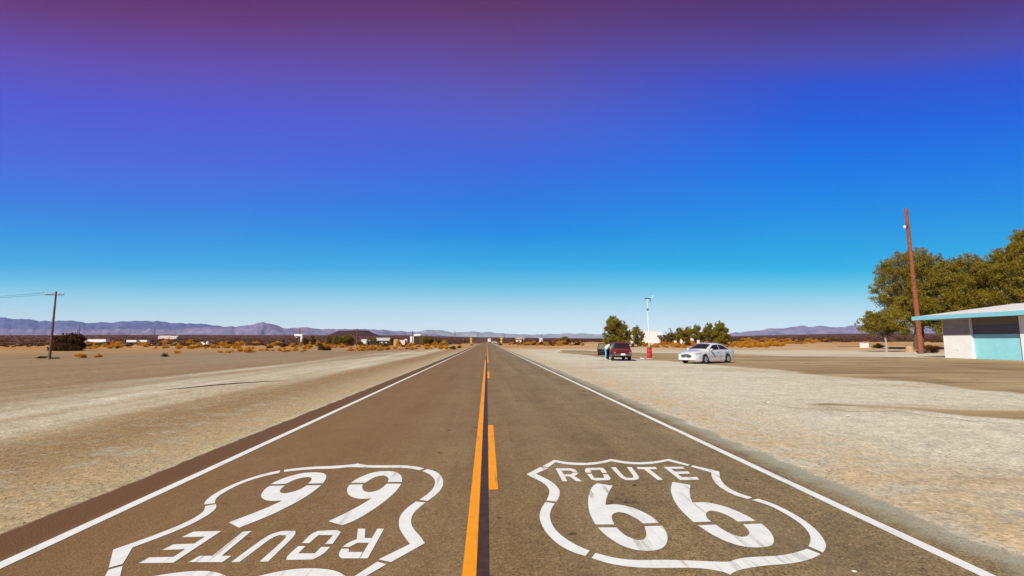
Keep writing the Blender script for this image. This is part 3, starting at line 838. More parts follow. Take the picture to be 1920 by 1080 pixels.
for k in range(34):
    shrub(rnd.uniform(1380, 1566), rnd.uniform(637.5, 645), rnd.uniform(8, 15), GOLD if rnd.random() < .8 else OLIVE, 'golden dry shrub on the open flat right of the low trees', 'golden shrubs right of the low trees', 0.6)
shrub(1287, 647, 12, DARK, 'dark green bush among golden scrub under the low trees', None, .9)
shrub(1647, 653, 22, OLIVE, 'brown gold bush beside the white box at the timber rail', None, .75)
shrub(1548, 638, 11, DARK, 'dark bush alone on the skyline of the right flat', None, .8)
shrub(1748, 662, 30, DARK, 'brown brush pile between the tall pole and the white wall', None, .75)
shrub(884, 647.6, 8, OLIVE, 'low shrub at the foot of the left yellow sign', None, .4)
shrub(937, 647.4, 10, OLIVE, 'low shrub at the foot of the right yellow sign', None, .45)

# uncountable scrub out on the plain
def far_scrub():
    rng = np.random.default_rng(9)
    Vs, Fs, off = [], [], 0
    base = []
    for i in range(9000):
        az = rng.uniform(-52, 54); r = 190 * (3300 / 190) ** (rng.random() ** 0.8)
        x, y = r * math.sin(R(az)), r * math.cos(R(az))
        if abs(x) < 14: continue
        if 40 < x and 100 < r < 260: continue
        s = rng.uniform(0.7, 2.0) * (1 + r / 2500)
        z = H(x, y)
        n = 18 if r < 420 else (9 if r < 900 else 4); q = .42 if r < 420 else (.6 if r < 900 else 1.0)
        for k in range(n):
            a = rng.random() * 6.28; c = np.array([x + rng.normal() * s * .36, y + rng.normal() * s * .36, z + s * rng.uniform(.06, .5) * rng.uniform(.5, 1)])
            t = np.array([math.cos(a), math.sin(a), rng.uniform(-.5, .5)]) * s * .45 * q; u = np.array([rng.normal() * .3, rng.normal() * .3, 1]) * s * .26 * q
            Vs += [c - t, c - u, c + t, c + u * 1.2]; Fs.append((off, off + 1, off + 2, off + 3)); off += 4
    o = link(bpy.data.objects.new('desert_scrub', np_mesh('desert_scrub', np.array(Vs), np.array(Fs), 'darkshrub')))
    tag(o, 'dark brown low scrub covering the plain out to the mountains', kind='stuff')
far_scrub()

def tall_tree(name, label, x0, x1, ytop, ybase, Y, seed, leaf='leaf', group=None, stems=None, trunk_h=None, lobes=None, ls=None, per=None, bark='bark', sub=15, cat='tree', wide=None, tr=None, lm=2):
    if wide is None: wide = 1.16 if 110 < Y < 140 else 1.0
    base = PY((x0 + x1) / 2, ybase, Y); base = Vector((base.x, Y, H(base.x, Y)))
    s = PXL((base - CAM).dot(fw))
    w = (x1 - x0) * s; h = PY((x0 + x1) / 2, ytop, Y).z - base.z
    rr = random.Random(seed)
    if lobes is None:
        lobes = []
        for k in range(7):
            a = rr.uniform(0, 6.28); q = rr.uniform(.15, .55)
            lobes.append((math.cos(a) * w * .5 * q, math.sin(a) * w * .4 * q, h * rr.uniform(.35, .72), w * rr.uniform(.2, .28), h * rr.uniform(.16, .24)))
        lobes.append((rr.uniform(-.1, .1) * w, 0, h * .78, w * .2, h * .17))
    else:
        lobes = [(a * w * wide, b * w, c * h * (.96 if wide > 1 else 1), d * w * wide, e * h * wide) for a, b, c, d, e in lobes]
    ls = ls or max(0.14, 1.55 * s)
    return make_tree(name, label, base, lobes, (trunk_h if trunk_h is not None else h * .3, tr or max(.08, w * .03), stems or [(0, 0)]), ls, 1.9 * (per or 300) if ls < .24 else (per or 300), seed, leaf, bark, group, sub, cat, lm)

TR = 128.0
tall_tree('desert_tree', 'tall dark green leafy tree directly behind the dark car', 1133, 1181, 590, 643, 118, 11, stems=[(0, 0), (.5, .2)], trunk_h=1.6, per=330,
          lobes=[(-.22, 0, .5, .22, .2), (.16, 0, .42, .26, .2), (-.05, .1, .78, .22, .16), (.02, -.1, .62, .28, .2), (-.28, 0, .3, .18, .18), (.1, 0, .15, .32, .16), (.36, 0, .36, .13, .15), (-.12, 0, .12, .25, .12)])
tall_tree('desert_tree', 'smaller green tree between the dark car and the white pole', 1181, 1209, 611, 642, 124, 12, trunk_h=.9,
          lobes=[(-.2, 0, .35, .25, .3), (.22, 0, .3, .25, .25), (0, 0, .68, .26, .26), (.3, 0, .55, .14, .2), (-.15, 0, .75, .15, .2)])
tall_tree('desert_tree', 'thin tree with an upright spike beside the far white building', 1242, 1264, 616, 643, 126, 13, leaf='leaf_dry', trunk_h=1.2,
          lobes=[(-.15, 0, .5, .3, .22), (.2, 0, .48, .26, .2), (.18, 0, .75, .13, .24)])
tall_tree('desert_tree', 'dark shaded tree, second from the far white building in the low row', 1258, 1292, 613, 643, 127, 14, trunk_h=1.5, stems=[(-.6, 0), (.7, .3)],
          lobes=[(-.25, 0, .45, .24, .2), (.1, 0, .6, .27, .22), (.3, 0, .5, .2, .22), (.02, 0, .86, .14, .16)])
tall_tree('desert_tree', 'broad green tree, third from the far white building in the low row', 1282, 1320, 610, 643, 129, 15, trunk_h=1.6, stems=[(-.9, 0), (.6, .3)],
          lobes=[(-.22, 0, .55, .24, .22), (.12, 0, .62, .25, .24), (.32, 0, .5, .18, .22), (.15, 0, .88, .14, .14), (-.2, 0, .8, .15, .14)])
tall_tree('desert_tree', 'sparse half dead brown tree between two fuller green ones', 1315, 1333, 611, 643, 131, 16, leaf='leaf_dry', bark='paledbark', trunk_h=2.2, per=90,
          lobes=[(0, 0, .55, .3, .25), (.1, 0, .8, .25, .16), (-.2, 0, .35, .22, .2)])
tall_tree('desert_tree', 'biggest full green tree at the right end of the low row', 1325, 1366, 604, 643, 126, 17, trunk_h=1.3, stems=[(0, 0), (.8, .2), (-.7, 0)],
          lobes=[(-.25, 0, .6, .25, .22), (.1, 0, .66, .28, .24), (.34, 0, .48, .18, .24), (.12, 0, .88, .16, .14), (-.3, 0, .84, .12, .14), (-.05, 0, .3, .3, .24), (.25, 0, .25, .2, .2)])
# left cluster
tall_tree('desert_tree', 'slender grey green tree right of the double crossarm pole', 563, 578, 632, 651, 150, 21, leaf='leaf_dry', trunk_h=.6)
tall_tree('desert_tree', 'taller slender green tree, last before the gap left of the big grove', 578, 592, 627, 651, 150, 22, leaf='leaf_dry', trunk_h=.6)
tall_tree('desert_tree', 'rounded grey green tree at the left end of the grove ahead of the dark hill', 606, 626, 627.5, 651, 148, 23, leaf='leaf_dry', trunk_h=.7, group=None)
tall_tree('desert_tree', 'rounded grey green tree in the middle of the grove ahead of the dark hill', 620, 642, 628, 652, 146, 24, leaf='leaf_dry', trunk_h=.7)
tall_tree('desert_tree', 'widest grey green tree at the right of the grove ahead of the dark hill', 637, 668, 626.5, 651, 147, 25, leaf='leaf_dry', trunk_h=.7)
tall_tree('desert_tree', 'small dark tree standing left of the white shed', 671, 681, 640, 650, 150, 26, trunk_h=.4, ls=.3)
tall_tree('palm_tree', 'bushy dark palm behind the white shed', 686, 697, 632, 646, 215, 27, trunk_h=1.0, ls=.6)
tall_tree('desert_tree', 'ragged green tree between the white shed and the low white house', 696, 708, 633, 649, 170, 28, leaf='leaf_dry', trunk_h=.5)
tall_tree('desert_tree', 'dark green tree between the low white house and the yellow wall', 730, 740, 632, 648.5, 175, 29, leaf='leaf_dry', trunk_h=.5)
tall_tree('desert_tree', 'wide olive tree right of the raised white tank', 785, 814, 628.5, 646.5, 165, 30, leaf='leaf_dry', trunk_h=.8)
tall_tree('desert_bush', 'large dark rounded bush beside the leaning crossarm pole', 99, 153, 622, 657, 88, 31, leaf='darkshrub', trunk_h=.4, per=520, ls=.16, cat='bush',
          lobes=[(-.25, 0, .4, .25, .35), (.1, 0, .5, .3, .38), (.3, 0, .45, .2, .38), (-.1, .1, .65, .22, .28), (.28, 0, .74, .14, .2), (-.2, -.1, .12, .3, .2), (.15, -.1, .12, .34, .2)])
tall_tree('desert_tree', 'low spread of green trees on the skyline right of the road', 1046, 1070, 632, 640, 330, 32, leaf='leaf_dry', trunk_h=.6, ls=.6, cat='trees')

# big trees on the right
tall_tree('shade_tree', 'low branching tree with a pale painted trunk beside the timber rail', 1612, 1712, 566, 660.5, 72, 41, trunk_h=2.2, bark='paledbark', tr=.15, lm=5, per=170, ls=.24, sub=22,
          lobes=[(-.30, 0, .52, .17, .15), (-.1, 0, .56, .22, .2), (.12, 0, .6, .2, .22), (.3, 0, .62, .2, .25), (-.2, 0, .72, .12, .1), (.35, 0, .45, .13, .14)])
tall_tree('shade_tree', 'large round leafed tree behind the tall brown pole', 1640, 1800, 462, 660, 84, 42, trunk_h=4.5, stems=[(0, 0), (1.2, .5)], per=125, ls=.27, sub=24,
          lobes=[(-.36, 0, .55, .13, .14), (-.28, 0, .72, .12, .12), (-.08, 0, .8, .16, .13), (.1, 0, .86, .15, .12), (.02, 0, .62, .22, .2), (.25, 0, .74, .18, .17), (.3, 0, .52, .2, .2), (0, 0, .42, .22, .16), (-.25, 0, .42, .14, .12), (.16, 0, .3, .25, .16), (.4, 0, .35, .2, .2)])
tall_tree('shade_tree', 'large green tree behind the turquoise building, middle of the big three', 1765, 1880, 472, 660, 80, 43, trunk_h=4, stems=[(0, 0), (-1, .5)], per=150, ls=.27, sub=34,
          lobes=[(-.25, 0, .74, .2, .15), (.08, 0, .84, .2, .12), (.25, 0, .7, .22, .17), (0, 0, .58, .28, .2), (-.28, 0, .48, .22, .2), (.28, 0, .45, .24, .2), (0, 0, .32, .3, .16)])
tall_tree('shade_tree', 'tallest dark tree at the right edge above the white roof', 1862, 2030, 434, 660, 74, 44, trunk_h=5, stems=[(0, 0), (1, .5)], per=150, ls=.27, sub=34,
          lobes=[(-.33, 0, .66, .16, .14), (-.2, 0, .76, .15, .12), (.05, 0, .88, .18, .12), (.25, 0, .8, .2, .16), (-.05, 0, .62, .25, .18), (.3, 0, .58, .2, .2), (-.25, 0, .45, .2, .18), (.1, 0, .4, .28, .18)])

# ------------------------------------------------------------------ poles
def utility_pole(label, xb, yb, xt, yt, r, Y, arms, mat='greywood', group=None, extra=None):
    base = PY(xb, yb, Y); base = Vector((base.x, Y, H(base.x, Y)))
    top = PY(xb, yt, Y); h = top.z - base.z
    lean = PY(xt, yt, Y).x - base.x
    root = thing('utility_pole', label, 'pole', base, 0, group)
    MB().tube([(0, 0, -.2), (lean * .5, 0, h * .5), (lean, 0, h)], [r * 1.2, r, r * .75], 10).build('pole_shaft', mat, root)
    for (dz, half) in arms:
        z = h - dz; x = lean * z / h
        a = MB().box((x, -.12, z), (half * 2, .1, .13) if Y > 60 else (half * 2, .06, .08), ch=.008).build('crossarm', mat, root)
        for s in (-.9, -.45, .45, .9):
            MB().lathe([(.03, 0), (.05, .05), (.03, .1), (.045, .14), (.02, .18)], 8, (x + s * half, -.12, z + .065)).build('insulator', 'polewhite', a)
    return root, base, h, lean
p1 = utility_pole('slender grey utility pole with one crossarm leaning at the far left', 93, 671.5, 105.5, 546, .088, 47.5, [(.35, .85)])
for yy in (-.9, .9):
    a = p1[1] + Vector((p1[3] + yy, -.12, p1[2] - .15)); b = a + Vector((-46, 3, .2))
    pts = [a.lerp(b, t / 12) - Vector((0, 0, 1.1 * 4 * (t / 12) * (1 - t / 12))) for t in range(13)]
    o = MB().tube(pts, .012, 5).build('overhead_wire', 'metal'); tag(o, 'thin overhead wire running left from the leaning crossarm pole', 'wire', 'wires of the leaning crossarm pole')
utility_pole('utility pole with two crossarms beside the white frame sign', 560, 651, 562.5, 615.5, .16, 148, [(.3, 1.5), (.9, 1.4)])
utility_pole('brown utility pole rising over the left grove and dark hill', 668.5, 649, 670, 616, .16, 160, [(.5, 1.6)])
utility_pole('short pole standing right behind the narrow white tower', 773, 645, 773.4, 620.3, .15, 190, [(.4, .8)])
utility_pole('distant pole right of the wide olive tree', 853, 637.5, 853, 620.5, .35, 640, [(.6, 1.6)])
utility_pole('distant thin pole just left of the white camper van', 896, 636, 896, 622.6, .35, 760, [(.6, 1.6)])
utility_pole('distant short pole right of the white camper van', 945.5, 633.5, 945.5, 627.2, .8, 1500, [(1.2, 3.0)])
utility_pole('distant short pole over the small white house right of the road', 1015.5, 634.5, 1015.5, 627.2, .8, 1300, [(1.0, 2.6)])
utility_pole('distant crossarm pole above the pale roofs on the left plain', 290, 629.5, 291, 612.5, .35, 620, [(.4, 2.2)])
utility_pole('faint distant pole behind the large dark bush on the left', 149, 632, 150, 609, .25, 480, [(.4, 1.7)])

# tall brown pole on the right
Yp = 62.5
b0 = PY(1727.5, 664, Yp); b0.z = 0
tp = PY(1698.5, 391, Yp)
root = thing('wooden_pole', 'tall bare reddish brown wooden pole beside the turquoise building', 'pole', b0)
mid = Vector(((tp.x - b0.x) * .5, 0, tp.z * .5))
hp = tp.z; lx = PY(1698.5, 391, Yp).x - b0.x
MB().tube([(0, 0, -.3), (lx * .33, 0, hp * .33), (lx * .66, 0, hp * .66), (lx, 0, hp)], [.33, .28, .24, .20], 14).build('pole_shaft', 'polewood', root)
q = PY(1695.5, 425.5, Yp - .35) - b0
cl = MB().lathe([(.07, 0), (.14, .07), (.17, .2), (.14, .35), (.06, .4)], 12, (q.x + .06, q.y, q.z - .2)).build('pole_lamp', 'polewhite', root)
cl['label'] = 'small white lamp near the top of the pole'
MB().box(((q.x + lx * .88) / 2, q.y + .15, q.z + .1), (.5, .08, .08)).build('lamp_bracket', 'metal', root)

# white flag pole in a red drum
Yd = PY(1218, 673, 46).y; pd = G(1218, 673)
root = thing('pole_in_drum', 'white pole with weather vane standing in a red drum', 'pole', pd)
MB().lathe([(.0, 0), (.40, 0), (.42, .03), (.40, .06), (.2, .06)], 28).build('footing', 'concrete', root)
dr = [(.27, .07), (.31, .07), (.32, .10), (.305, .13), (.305, .36), (.325, .385), (.305, .41), (.305, .68), (.325, .705), (.305, .73), (.305, 1.0), (.32, 1.03), (.31, 1.05), (.28, 1.05), (.28, 1.02), (.05, 1.02)]
MB().lathe([(a * .74, b) for a, b in dr], 32).build('drum', 'red', root)
MB().lathe([(.15, 1.02), (.13, 1.10), (.05, 1.14)], 14).build('drum_fill', 'bumper', root)
hP = PY(1213.5, 560, pd.y).z; dxp = PY(1213.5, 560, pd.y).x - pd.x
MB().tube([(0, 0, .95), (dxp * .62, 0, hP * .7)], [.048, .045], 12).build('pole_shaft', 'polewhite', root)
MB().tube([(dxp * .62, 0, hP * .7), (dxp, 0, hP)], [.038, .034], 12).build('upper_shaft', 'polewhite', root)
MB().lathe([(.06, 0), (.095, .03), (.095, .16), (.06, .2)], 14, (dxp * .78, 0, hP * .8)).build('collar', 'metal', root)
va = MB().tube([(dxp - .14, 0, hP + .03), (dxp + .32, 0, hP)], [.035, .055], 8).box((dxp - .16, 0, hP + .03), (.14, .03, .12)).build('weather_vane', 'metal', root)
MB().box((dxp + .29, 0, hP - .17), (.05, .04, .34)).build('vane_pendant', 'metal', va)
MB().tube([(dxp + .3, 0, hP + .02), (dxp + .55, 0, hP + .16)], [.025, .02], 6).lathe([(.02, 0), (.06, .05), (.05, .16)], 8, (dxp + .56, 0, hP + .14)).build('vane_arm', 'polewhite', va)
# crumpled litter
def litter(px, py, w, label):
    p = G(px, py); rr = random.Random(int(px)); mb = MB()
    bm = bmesh.new(); bmesh.ops.create_icosphere(bm, subdivisions=3, radius=1)
    for v in bm.verts:
        n = mnoise.fractal(v.co * 2.2 + Vector((px, 0, 0)), 1, 2, 4)
        v.co = Vector((v.co.x * w * .5 * (1 + n * .7), v.co.y * w * .3 * (1 + n * .7), max(0, (v.co.z + .25) * w * .17 * (1 + n))))
    me = bpy.data.meshes.new('litter'); bm.to_mesh(me); bm.free(); me.materials.append(M['paper'])
    o = link(bpy.data.objects.new('litter', me)); o.location = p + Vector((0, 0, .012)); tag(o, label, 'litter')
litter(1204, 673.8, .46, 'crumpled white plastic lying beside the red drum')
litter(1441, 756, .085, 'small white scrap on sand, farthest scrap from the road')
litter(1590, 781, .08, 'small white scrap on sand near the brown dirt band')
litter(1602, 1075, .03, 'tiny pale scrap on the asphalt near the right edge line')

# ------------------------------------------------------------------ cars
def smooth_interp(keys, dx=0.10):
    xs = np.array([k[0] for k in keys]); vs = np.array([k[1] for k in keys])
    def f(x):
        s = 0
        for o, w in ((-1, .25), (0, .5), (1, .25)):
            s += w * np.interp(x + o * dx * .5, xs, vs)
        return float(s)
    return f
class Car:
    def __init__(s, w, sill, belt, top, wt, wheels, tr, ar, sm=.1):
        s.w, s.sill, s.belt, s.top, s.wt = [smooth_interp(k, sm) for k in (w, sill, belt, top, wt)]
        s.x0, s.x1 = w[0][0], w[-1][0]; s.wheels = wheels; s.tr = tr; s.ar = ar
    def half(s, x):
        w, belt, top, wt = s.w(x), s.belt(x), s.top(x), s.wt(x); b = s.sill(x)
        for xw in s.wheels:
            d = abs(x - xw)
            if d < s.ar: b = max(b, s.tr + math.sqrt(s.ar ** 2 - d * d))
        mid = max(.55 * belt + .12, b + .05)
        return [(.95 * w, b), (.985 * w, b + .03), (w, mid), (.99 * w, max(mid + .02, belt - .09)), (.955 * w, belt),
                (wt, top - .055), (wt * .88, top - .012), (wt * .5, top + .012), (0, top + .018)]
    def S(s, x, t):
        m = t > 8; 
        if m: t = 16 - t
        h = s.half(x); i = min(7, int(t)); f = t - i
        y = h[i][0] * (1 - f) + h[i + 1][0] * f; z = h[i][1] * (1 - f) + h[i + 1][1] * f
        return Vector((x, -y if m else y, z))
    def shell(s, mat, root, hole=None):
        xs = set(np.round(np.linspace(s.x0, s.x1, 56), 3))
        for xw in s.wheels:
            for k in range(13):
                xs.add(round(xw - s.ar * math.cos(math.pi * k / 12), 3))
            xs.add(round(xw - s.ar - .004, 3)); xs.add(round(xw + s.ar + .004, 3))
        xs = sorted(xs); mb = MB(); n = 17
        vs = []
        for x in xs:
            for t in range(17): vs.append(s.S(x, t))
        fs = []
        for i in range(len(xs) - 1):
            xm = (xs[i] + xs[i + 1]) / 2
            for t in range(16):
                if hole and hole(xm, t + .5): continue
                fs.append((i * n + t, i * n + t + 1, (i + 1) * n + t + 1, (i + 1) * n + t))
        fs.append(tuple(range(n))); fs.append(tuple((len(xs) - 1) * n + t for t in range(n))[::-1])
        mb.add(vs, fs)
        return mb.build('body', mat, root, 40)
    def patch(s, name, mat, parent, x0, x1, ta, tb, off=.006, nx=8, nt=5):
        mb = MB(); vs = []; fs = []
        for j in range(nt + 1):
            f = j / nt; t = ta + (tb - ta) * f
            a = x0[0] + (x0[1] - x0[0]) * f; b = x1[0] + (x1[1] - x1[0]) * f
            if len(x0) > 2: a = np.interp(f, [0, .5, 1], [x0[0], x0[2], x0[1]]); 
            if len(x1) > 2: b = np.interp(f, [0, .5, 1], [x1[0], x1[2], x1[1]])
            for i in range(nx + 1):
                x = a + (b - a) * i / nx; p = s.S(x, t); e = .015
                n = (s.S(x + e, t) - s.S(x - e, t)).cross(s.S(x, min(16, t + .1)) - s.S(x, max(0, t - .1)))
                n = -n.normalized() if n.length else Vector((0, 0, 1))
                c = Vector((x * .9, 0, .7))
                if n.dot(p - c) < 0: n = -n
                vs.append(p + n * off)
        for j in range(nt):
            for i in range(nx):
                fs.append((j * (nx + 1) + i, j * (nx + 1) + i + 1, (j + 1) * (nx + 1) + i + 1, (j + 1) * (nx + 1) + i))
        mb.add(vs, fs); return mb.build(name, mat, parent, 60)
    def wheels_on(s, root, y, spokes=6, rim_r=.68, tw=.2):
        for xw in s.wheels:
            for sd in (1, -1):
                r = s.tr; e = bpy.data.objects.new('wheel', None); e.location = (xw, sd * y, r); link(e, root)
                MB().lathe([(r * .62, -tw / 2), (r * .93, -tw / 2), (r, -tw * .32), (r, tw * .32), (r * .93, tw / 2), (r * .62, tw / 2), (r * .6, 0)], 28, (0, 0, 0), 'y').build('tyre', 'tyre', e)
                q = MB(); q.lathe([(r * .66, -tw * .3), (r * .7, sd * tw * .0), (r * .66, tw * .3)], 24, (0, 0, 0), 'y')
                q = MB()
                yo = sd * tw * .46
                ring = [(r * rim_r, yo - sd * .03), (r * rim_r, yo), (r * rim_r * .86, yo), (r * rim_r * .84, yo - sd * .05)]
                q.lathe(ring, 28, (0, 0, 0), 'y')
                for k in range(spokes):
                    a = 2 * math.pi * k / spokes
                    q.box((math.cos(a) * r * .36, yo - sd * .012, math.sin(a) * r * .36), (r * .55, .03, r * .15), 0, -a, 0)
                q.lathe([(r * .15, yo - .03), (r * .16, yo), (r * .1, yo + sd * .012)], 14, (0, 0, 0), 'y')
                q.build('rim', 'rim', e)
                MB().lathe([(r * .6, yo - sd * .07), (r * .6, yo - sd * .055)], 20, (0, 0, 0), 'y').build('wheel_well', 'under', e)

# white sedan
th = R(31)
fwheel = G(1322.5, 682.2)
sed = Car([(-2.48, .60), (-2.4, .80), (-2.1, .90), (-1, .935), (.5, .935), (1.6, .92), (2.1, .88), (2.35, .80), (2.46, .66)],
          [(-2.48, .42), (-2.3, .30), (-2, .22), (-1, .19), (1, .19), (2, .2), (2.3, .2), (2.46, .27)],
          [(-2.48, .86), (-2.3, .98), (-1.5, .975), (.6, .915), (1.1, .90), (1.9, .83), (2.3, .74), (2.46, .62)],
          [(-2.48, .95), (-2.35, 1.04), (-2.05, 1.09), (-1.88, 1.13), (-1.2, 1.42), (-.55, 1.52), (.05, 1.505), (.42, 1.41), (1.28, 1.005), (1.5, .97), (2.0, .90), (2.3, .82), (2.46, .72)],
          [(-2.48, .5), (-2.3, .7), (-1.9, .74), (-1.1, .63), (.1, .615), (.5, .65), (1.25, .78), (1.9, .7), (2.3, .6), (2.46, .48)], (1.42, -1.42), .335, .375)
rot = math.pi + th
fdir = Vector((math.cos(rot), math.sin(rot), 0)); ldir = Vector((-math.sin(rot), math.cos(rot), 0))
loc = Vector((fwheel.x, fwheel.y, 0.006)) - fdir * 1.42 - ldir * .86
car = thing('sedan_car', 'white four door sedan parked facing left on the brown lot', 'car', loc, rot)
sed.shell('carwhite', car)
MB().box((0, 0, .36), (4.3, 1.45, .30), ch=.05).build('underbody', 'under', car)
sed.patch('windshield', 'glass', car, (1.10, 1.18), (.34, .36), 5.4, 10.6, .008, 8, 10)
sed.patch('rear_window', 'glass', car, (-1.16, -1.14), (-1.78, -1.82), 5.45, 10.55, .008, 8, 10)
for ta, tb in ((4.16, 4.86), (11.84, 11.14)):
    sed.patch('side_window', 'glass', car, (-.40, -.40, -.40), (.98, .26, .72), ta, tb, .008)
    sed.patch('side_window', 'glass', car, (-1.62, -1.08, -1.46), (-.46, -.46, -.46), ta, tb, .008)
    sed.patch('side_trim', 'offwhite', car, (-1.0, -1.0), (.98, .98), 1.74 if ta < 8 else 14.26, 1.86 if ta < 8 else 14.14, .01)
    s = 1 if ta < 8 else -1
    for xh in (.0, -1.05):
        MB().box((xh - .12, s * .935, .84), (.18, .03, .035)).build('door_handle', 'chrome', car)
    for xs_ in (.98, -.43):
        sed.patch('door_seam', 'bumper', car, (xs_, xs_), (xs_ + .012, xs_ + .012), .4 if s > 0 else 15.6, 3.9 if s > 0 else 12.1, .004, 1, 8)
    mi = MB().lathe([(.03, -.09), (.085, -.06), (.1, 0), (.09, .07), (.03, .09)], 12, (.80, s * 1.02, 1.01), 'y').box((.78, s * .93, .97), (.08, .14, .05)).build('wing_mirror', 'carwhite', car)
    hl = sed.patch('headlight', 'lamp', car, (2.0, 2.1), (2.38, 2.36), 3.15 if s > 0 else 12.85, 4.7 if s > 0 else 11.3, .01, 5, 4)
    sed.patch('turn_signal', 'amber', car, (1.93, 1.95), (2.02, 2.05), 3.15 if s > 0 else 12.85, 3.95 if s > 0 else 12.05, .016, 2, 2)
    sed.patch('tail_light', 'taillamp', car, (-2.44, -2.44), (-2.28, -2.28), 2.3 if s > 0 else 13.7, 3.8 if s > 0 else 12.2, .01, 3, 4)
    MB().box((2.40, s * .52, .33), (.05, .32, .07)).build('fog_lamp', 'grillebar', car)
gr = MB()
n = 28
el = [(math.cos(2 * math.pi * k / n) * .43, .565 + math.sin(2 * math.pi * k / n) * .115) for k in range(n)]
gr.prism(el, 'x', 2.44, 2.485); g = gr.build('grille', 'grillebar', car)
for k in range(-2, 3):
    hw = .43 * math.sqrt(max(.05, 1 - (k * .04 / .115) ** 2)); MB().box((2.489, 0, .565 + k * .04), (.012, hw * 1.9, .013)).build('grille_bar', 'chrome', g)
rg = MB(); ring = [(2.475, math.cos(2 * math.pi * k / n) * .45, .565 + math.sin(2 * math.pi * k / n) * .13) for k in range(n + 1)]
rg.tube(ring, .018, 6, False).build('grille_ring', 'chrome', g)
MB().lathe([(.075, 0), (.08, .012), (.06, .02)], 16, (2.49, 0, .565), 'x').build('badge', 'chrome', g)
MB().box((2.49, 0, .36), (.02, .36, .17)).build('licence_plate', 'plate', car)
MB().box((2.44, 0, .25), (.05, 1.0, .05)).build('bumper_lip', 'bumper', car)
MB().box((-2.49, 0, .74), (.02, .34, .16)).build('licence_plate', 'plate', car)
sed.wheels_on(car, .845, 6, .72, .21)

# dark red SUV with its front door open
suv = Car([(-2.30, .80), (-2.2, .87), (-1.5, .895), (1.5, .895), (2.1, .84), (2.30, .66)],
          [(-2.3, .46), (-2.0, .38), (2.0, .38), (2.3, .44)],
          [(-2.3, .98), (-2, 1.02), (1, .99), (1.3, .97), (2.2, .9), (2.3, .8)],
          [(-2.3, 1.02), (-2.24, 1.10), (-1.98, 1.60), (-1.75, 1.655), (0, 1.68), (.3, 1.62), (1.0, 1.10), (1.2, 1.06), (2.1, .98), (2.3, .86)],
          [(-2.3, .79), (-2.24, .78), (-1.98, .67), (0, .65), (.3, .67), (1.0, .77), (2.1, .74), (2.3, .6)], (1.40, -1.38), .36, .42, .05)
rotS = R(85)
fdir = Vector((math.cos(rotS), math.sin(rotS), 0)); ldir = Vector((-math.sin(rotS), math.cos(rotS), 0))
rw = G(1145.5, 676.2)
locS = Vector((rw.x, rw.y, .006)) + fdir * 1.38 - ldir * .86
SV = thing('suv_car', 'dark maroon sport utility car seen from behind with its front door open', 'car', locS, rotS)
SV.scale = (.93, .90, .92)
suv.shell('carred', SV, lambda x, t: -.28 < x < .86 and ((.9 < t < 4) or (4 < t < 5 and x < .55)))
MB().box((0, 0, .46), (4.2, 1.4, .26), ch=.05).build('underbody', 'under', SV)
MB().box((0, .1, .62), (3.0, 1.2, .08), ch=.02).box((-.25, .36, .88), (.16, .5, .62), 0, R(-12)).box((.1, .36, .72), (.6, .5, .14)).box((.62, 0, .92), (.3, 1.3, .24)).build('cabin_interior', 'interior', SV)
suv.patch('rear_window', 'glass', SV, (-2.215, -2.215), (-1.99, -1.99), 5.12, 10.88, .010, 6, 12)
suv.patch('windshield', 'glass', SV, (.95, .97), (.32, .33), 5.4, 10.6, .008, 6, 10)
for ta, tb, s in ((4.14, 4.86, 1), (11.86, 11.14, -1)):
    if s < 0: suv.patch('side_window', 'glass', SV, (-.22, -.22), (.72, .26), ta, tb, .008)
    suv.patch('side_window', 'glass', SV, (-1.02, -1.02), (-.30, -.30), ta, tb, .008)
    suv.patch('side_window', 'glass', SV, (-1.98, -1.86), (-1.10, -1.10), ta, tb, .008)
    suv.patch('tail_light', 'taillamp', SV, (-2.292, -2.292), (-2.2, -2.2), 2.1 if s > 0 else 13.9, 3.7 if s > 0 else 12.3, .014, 3, 5)
    MB().box((-2.31, s * .72, .88), (.03, .14, .2)).build('tail_light', 'taillamp', SV)
    MB().box((-2.31, s * .72, .735), (.03, .13, .07)).build('reversing_light', 'lamp', SV)
    MB().tube([(-1.7, s * .56, 1.69), (-1.5, s * .56, 1.715), (.0, s * .56, 1.735), (.15, s * .56, 1.70)], .018, 6).build('roof_rail', 'bumper', SV)
    suv.patch('headlight', 'lamp', SV, (2.0, 2.02), (2.24, 2.24), 2.6 if s > 0 else 13.4, 3.7 if s > 0 else 12.3, .01, 4, 3)
MB().box((-2.37, 0, .535), (.15, 1.72, .17), ch=.02).build('rear_bumper', 'bumper', SV)
MB().box((-2.452, -.02, .60), (.02, .40, .16)).build('licence_plate', 'plate', SV)
MB().box((-2.315, 0, 1.0), (.025, 1.3, .03)).build('tailgate_trim', 'bumper', SV)
MB().box((2.3, 0, .55), (.14, 1.6, .2), ch=.02).build('front_bumper', 'bumper', SV)
MB().lathe([(.03, -.1), (.1, -.07), (.1, .07), (.03, .1)], 10, (.72, -1.02, 1.08), 'y').build('wing_mirror', 'carred', SV)
suv.wheels_on(SV, .80, 5, .66, .23)
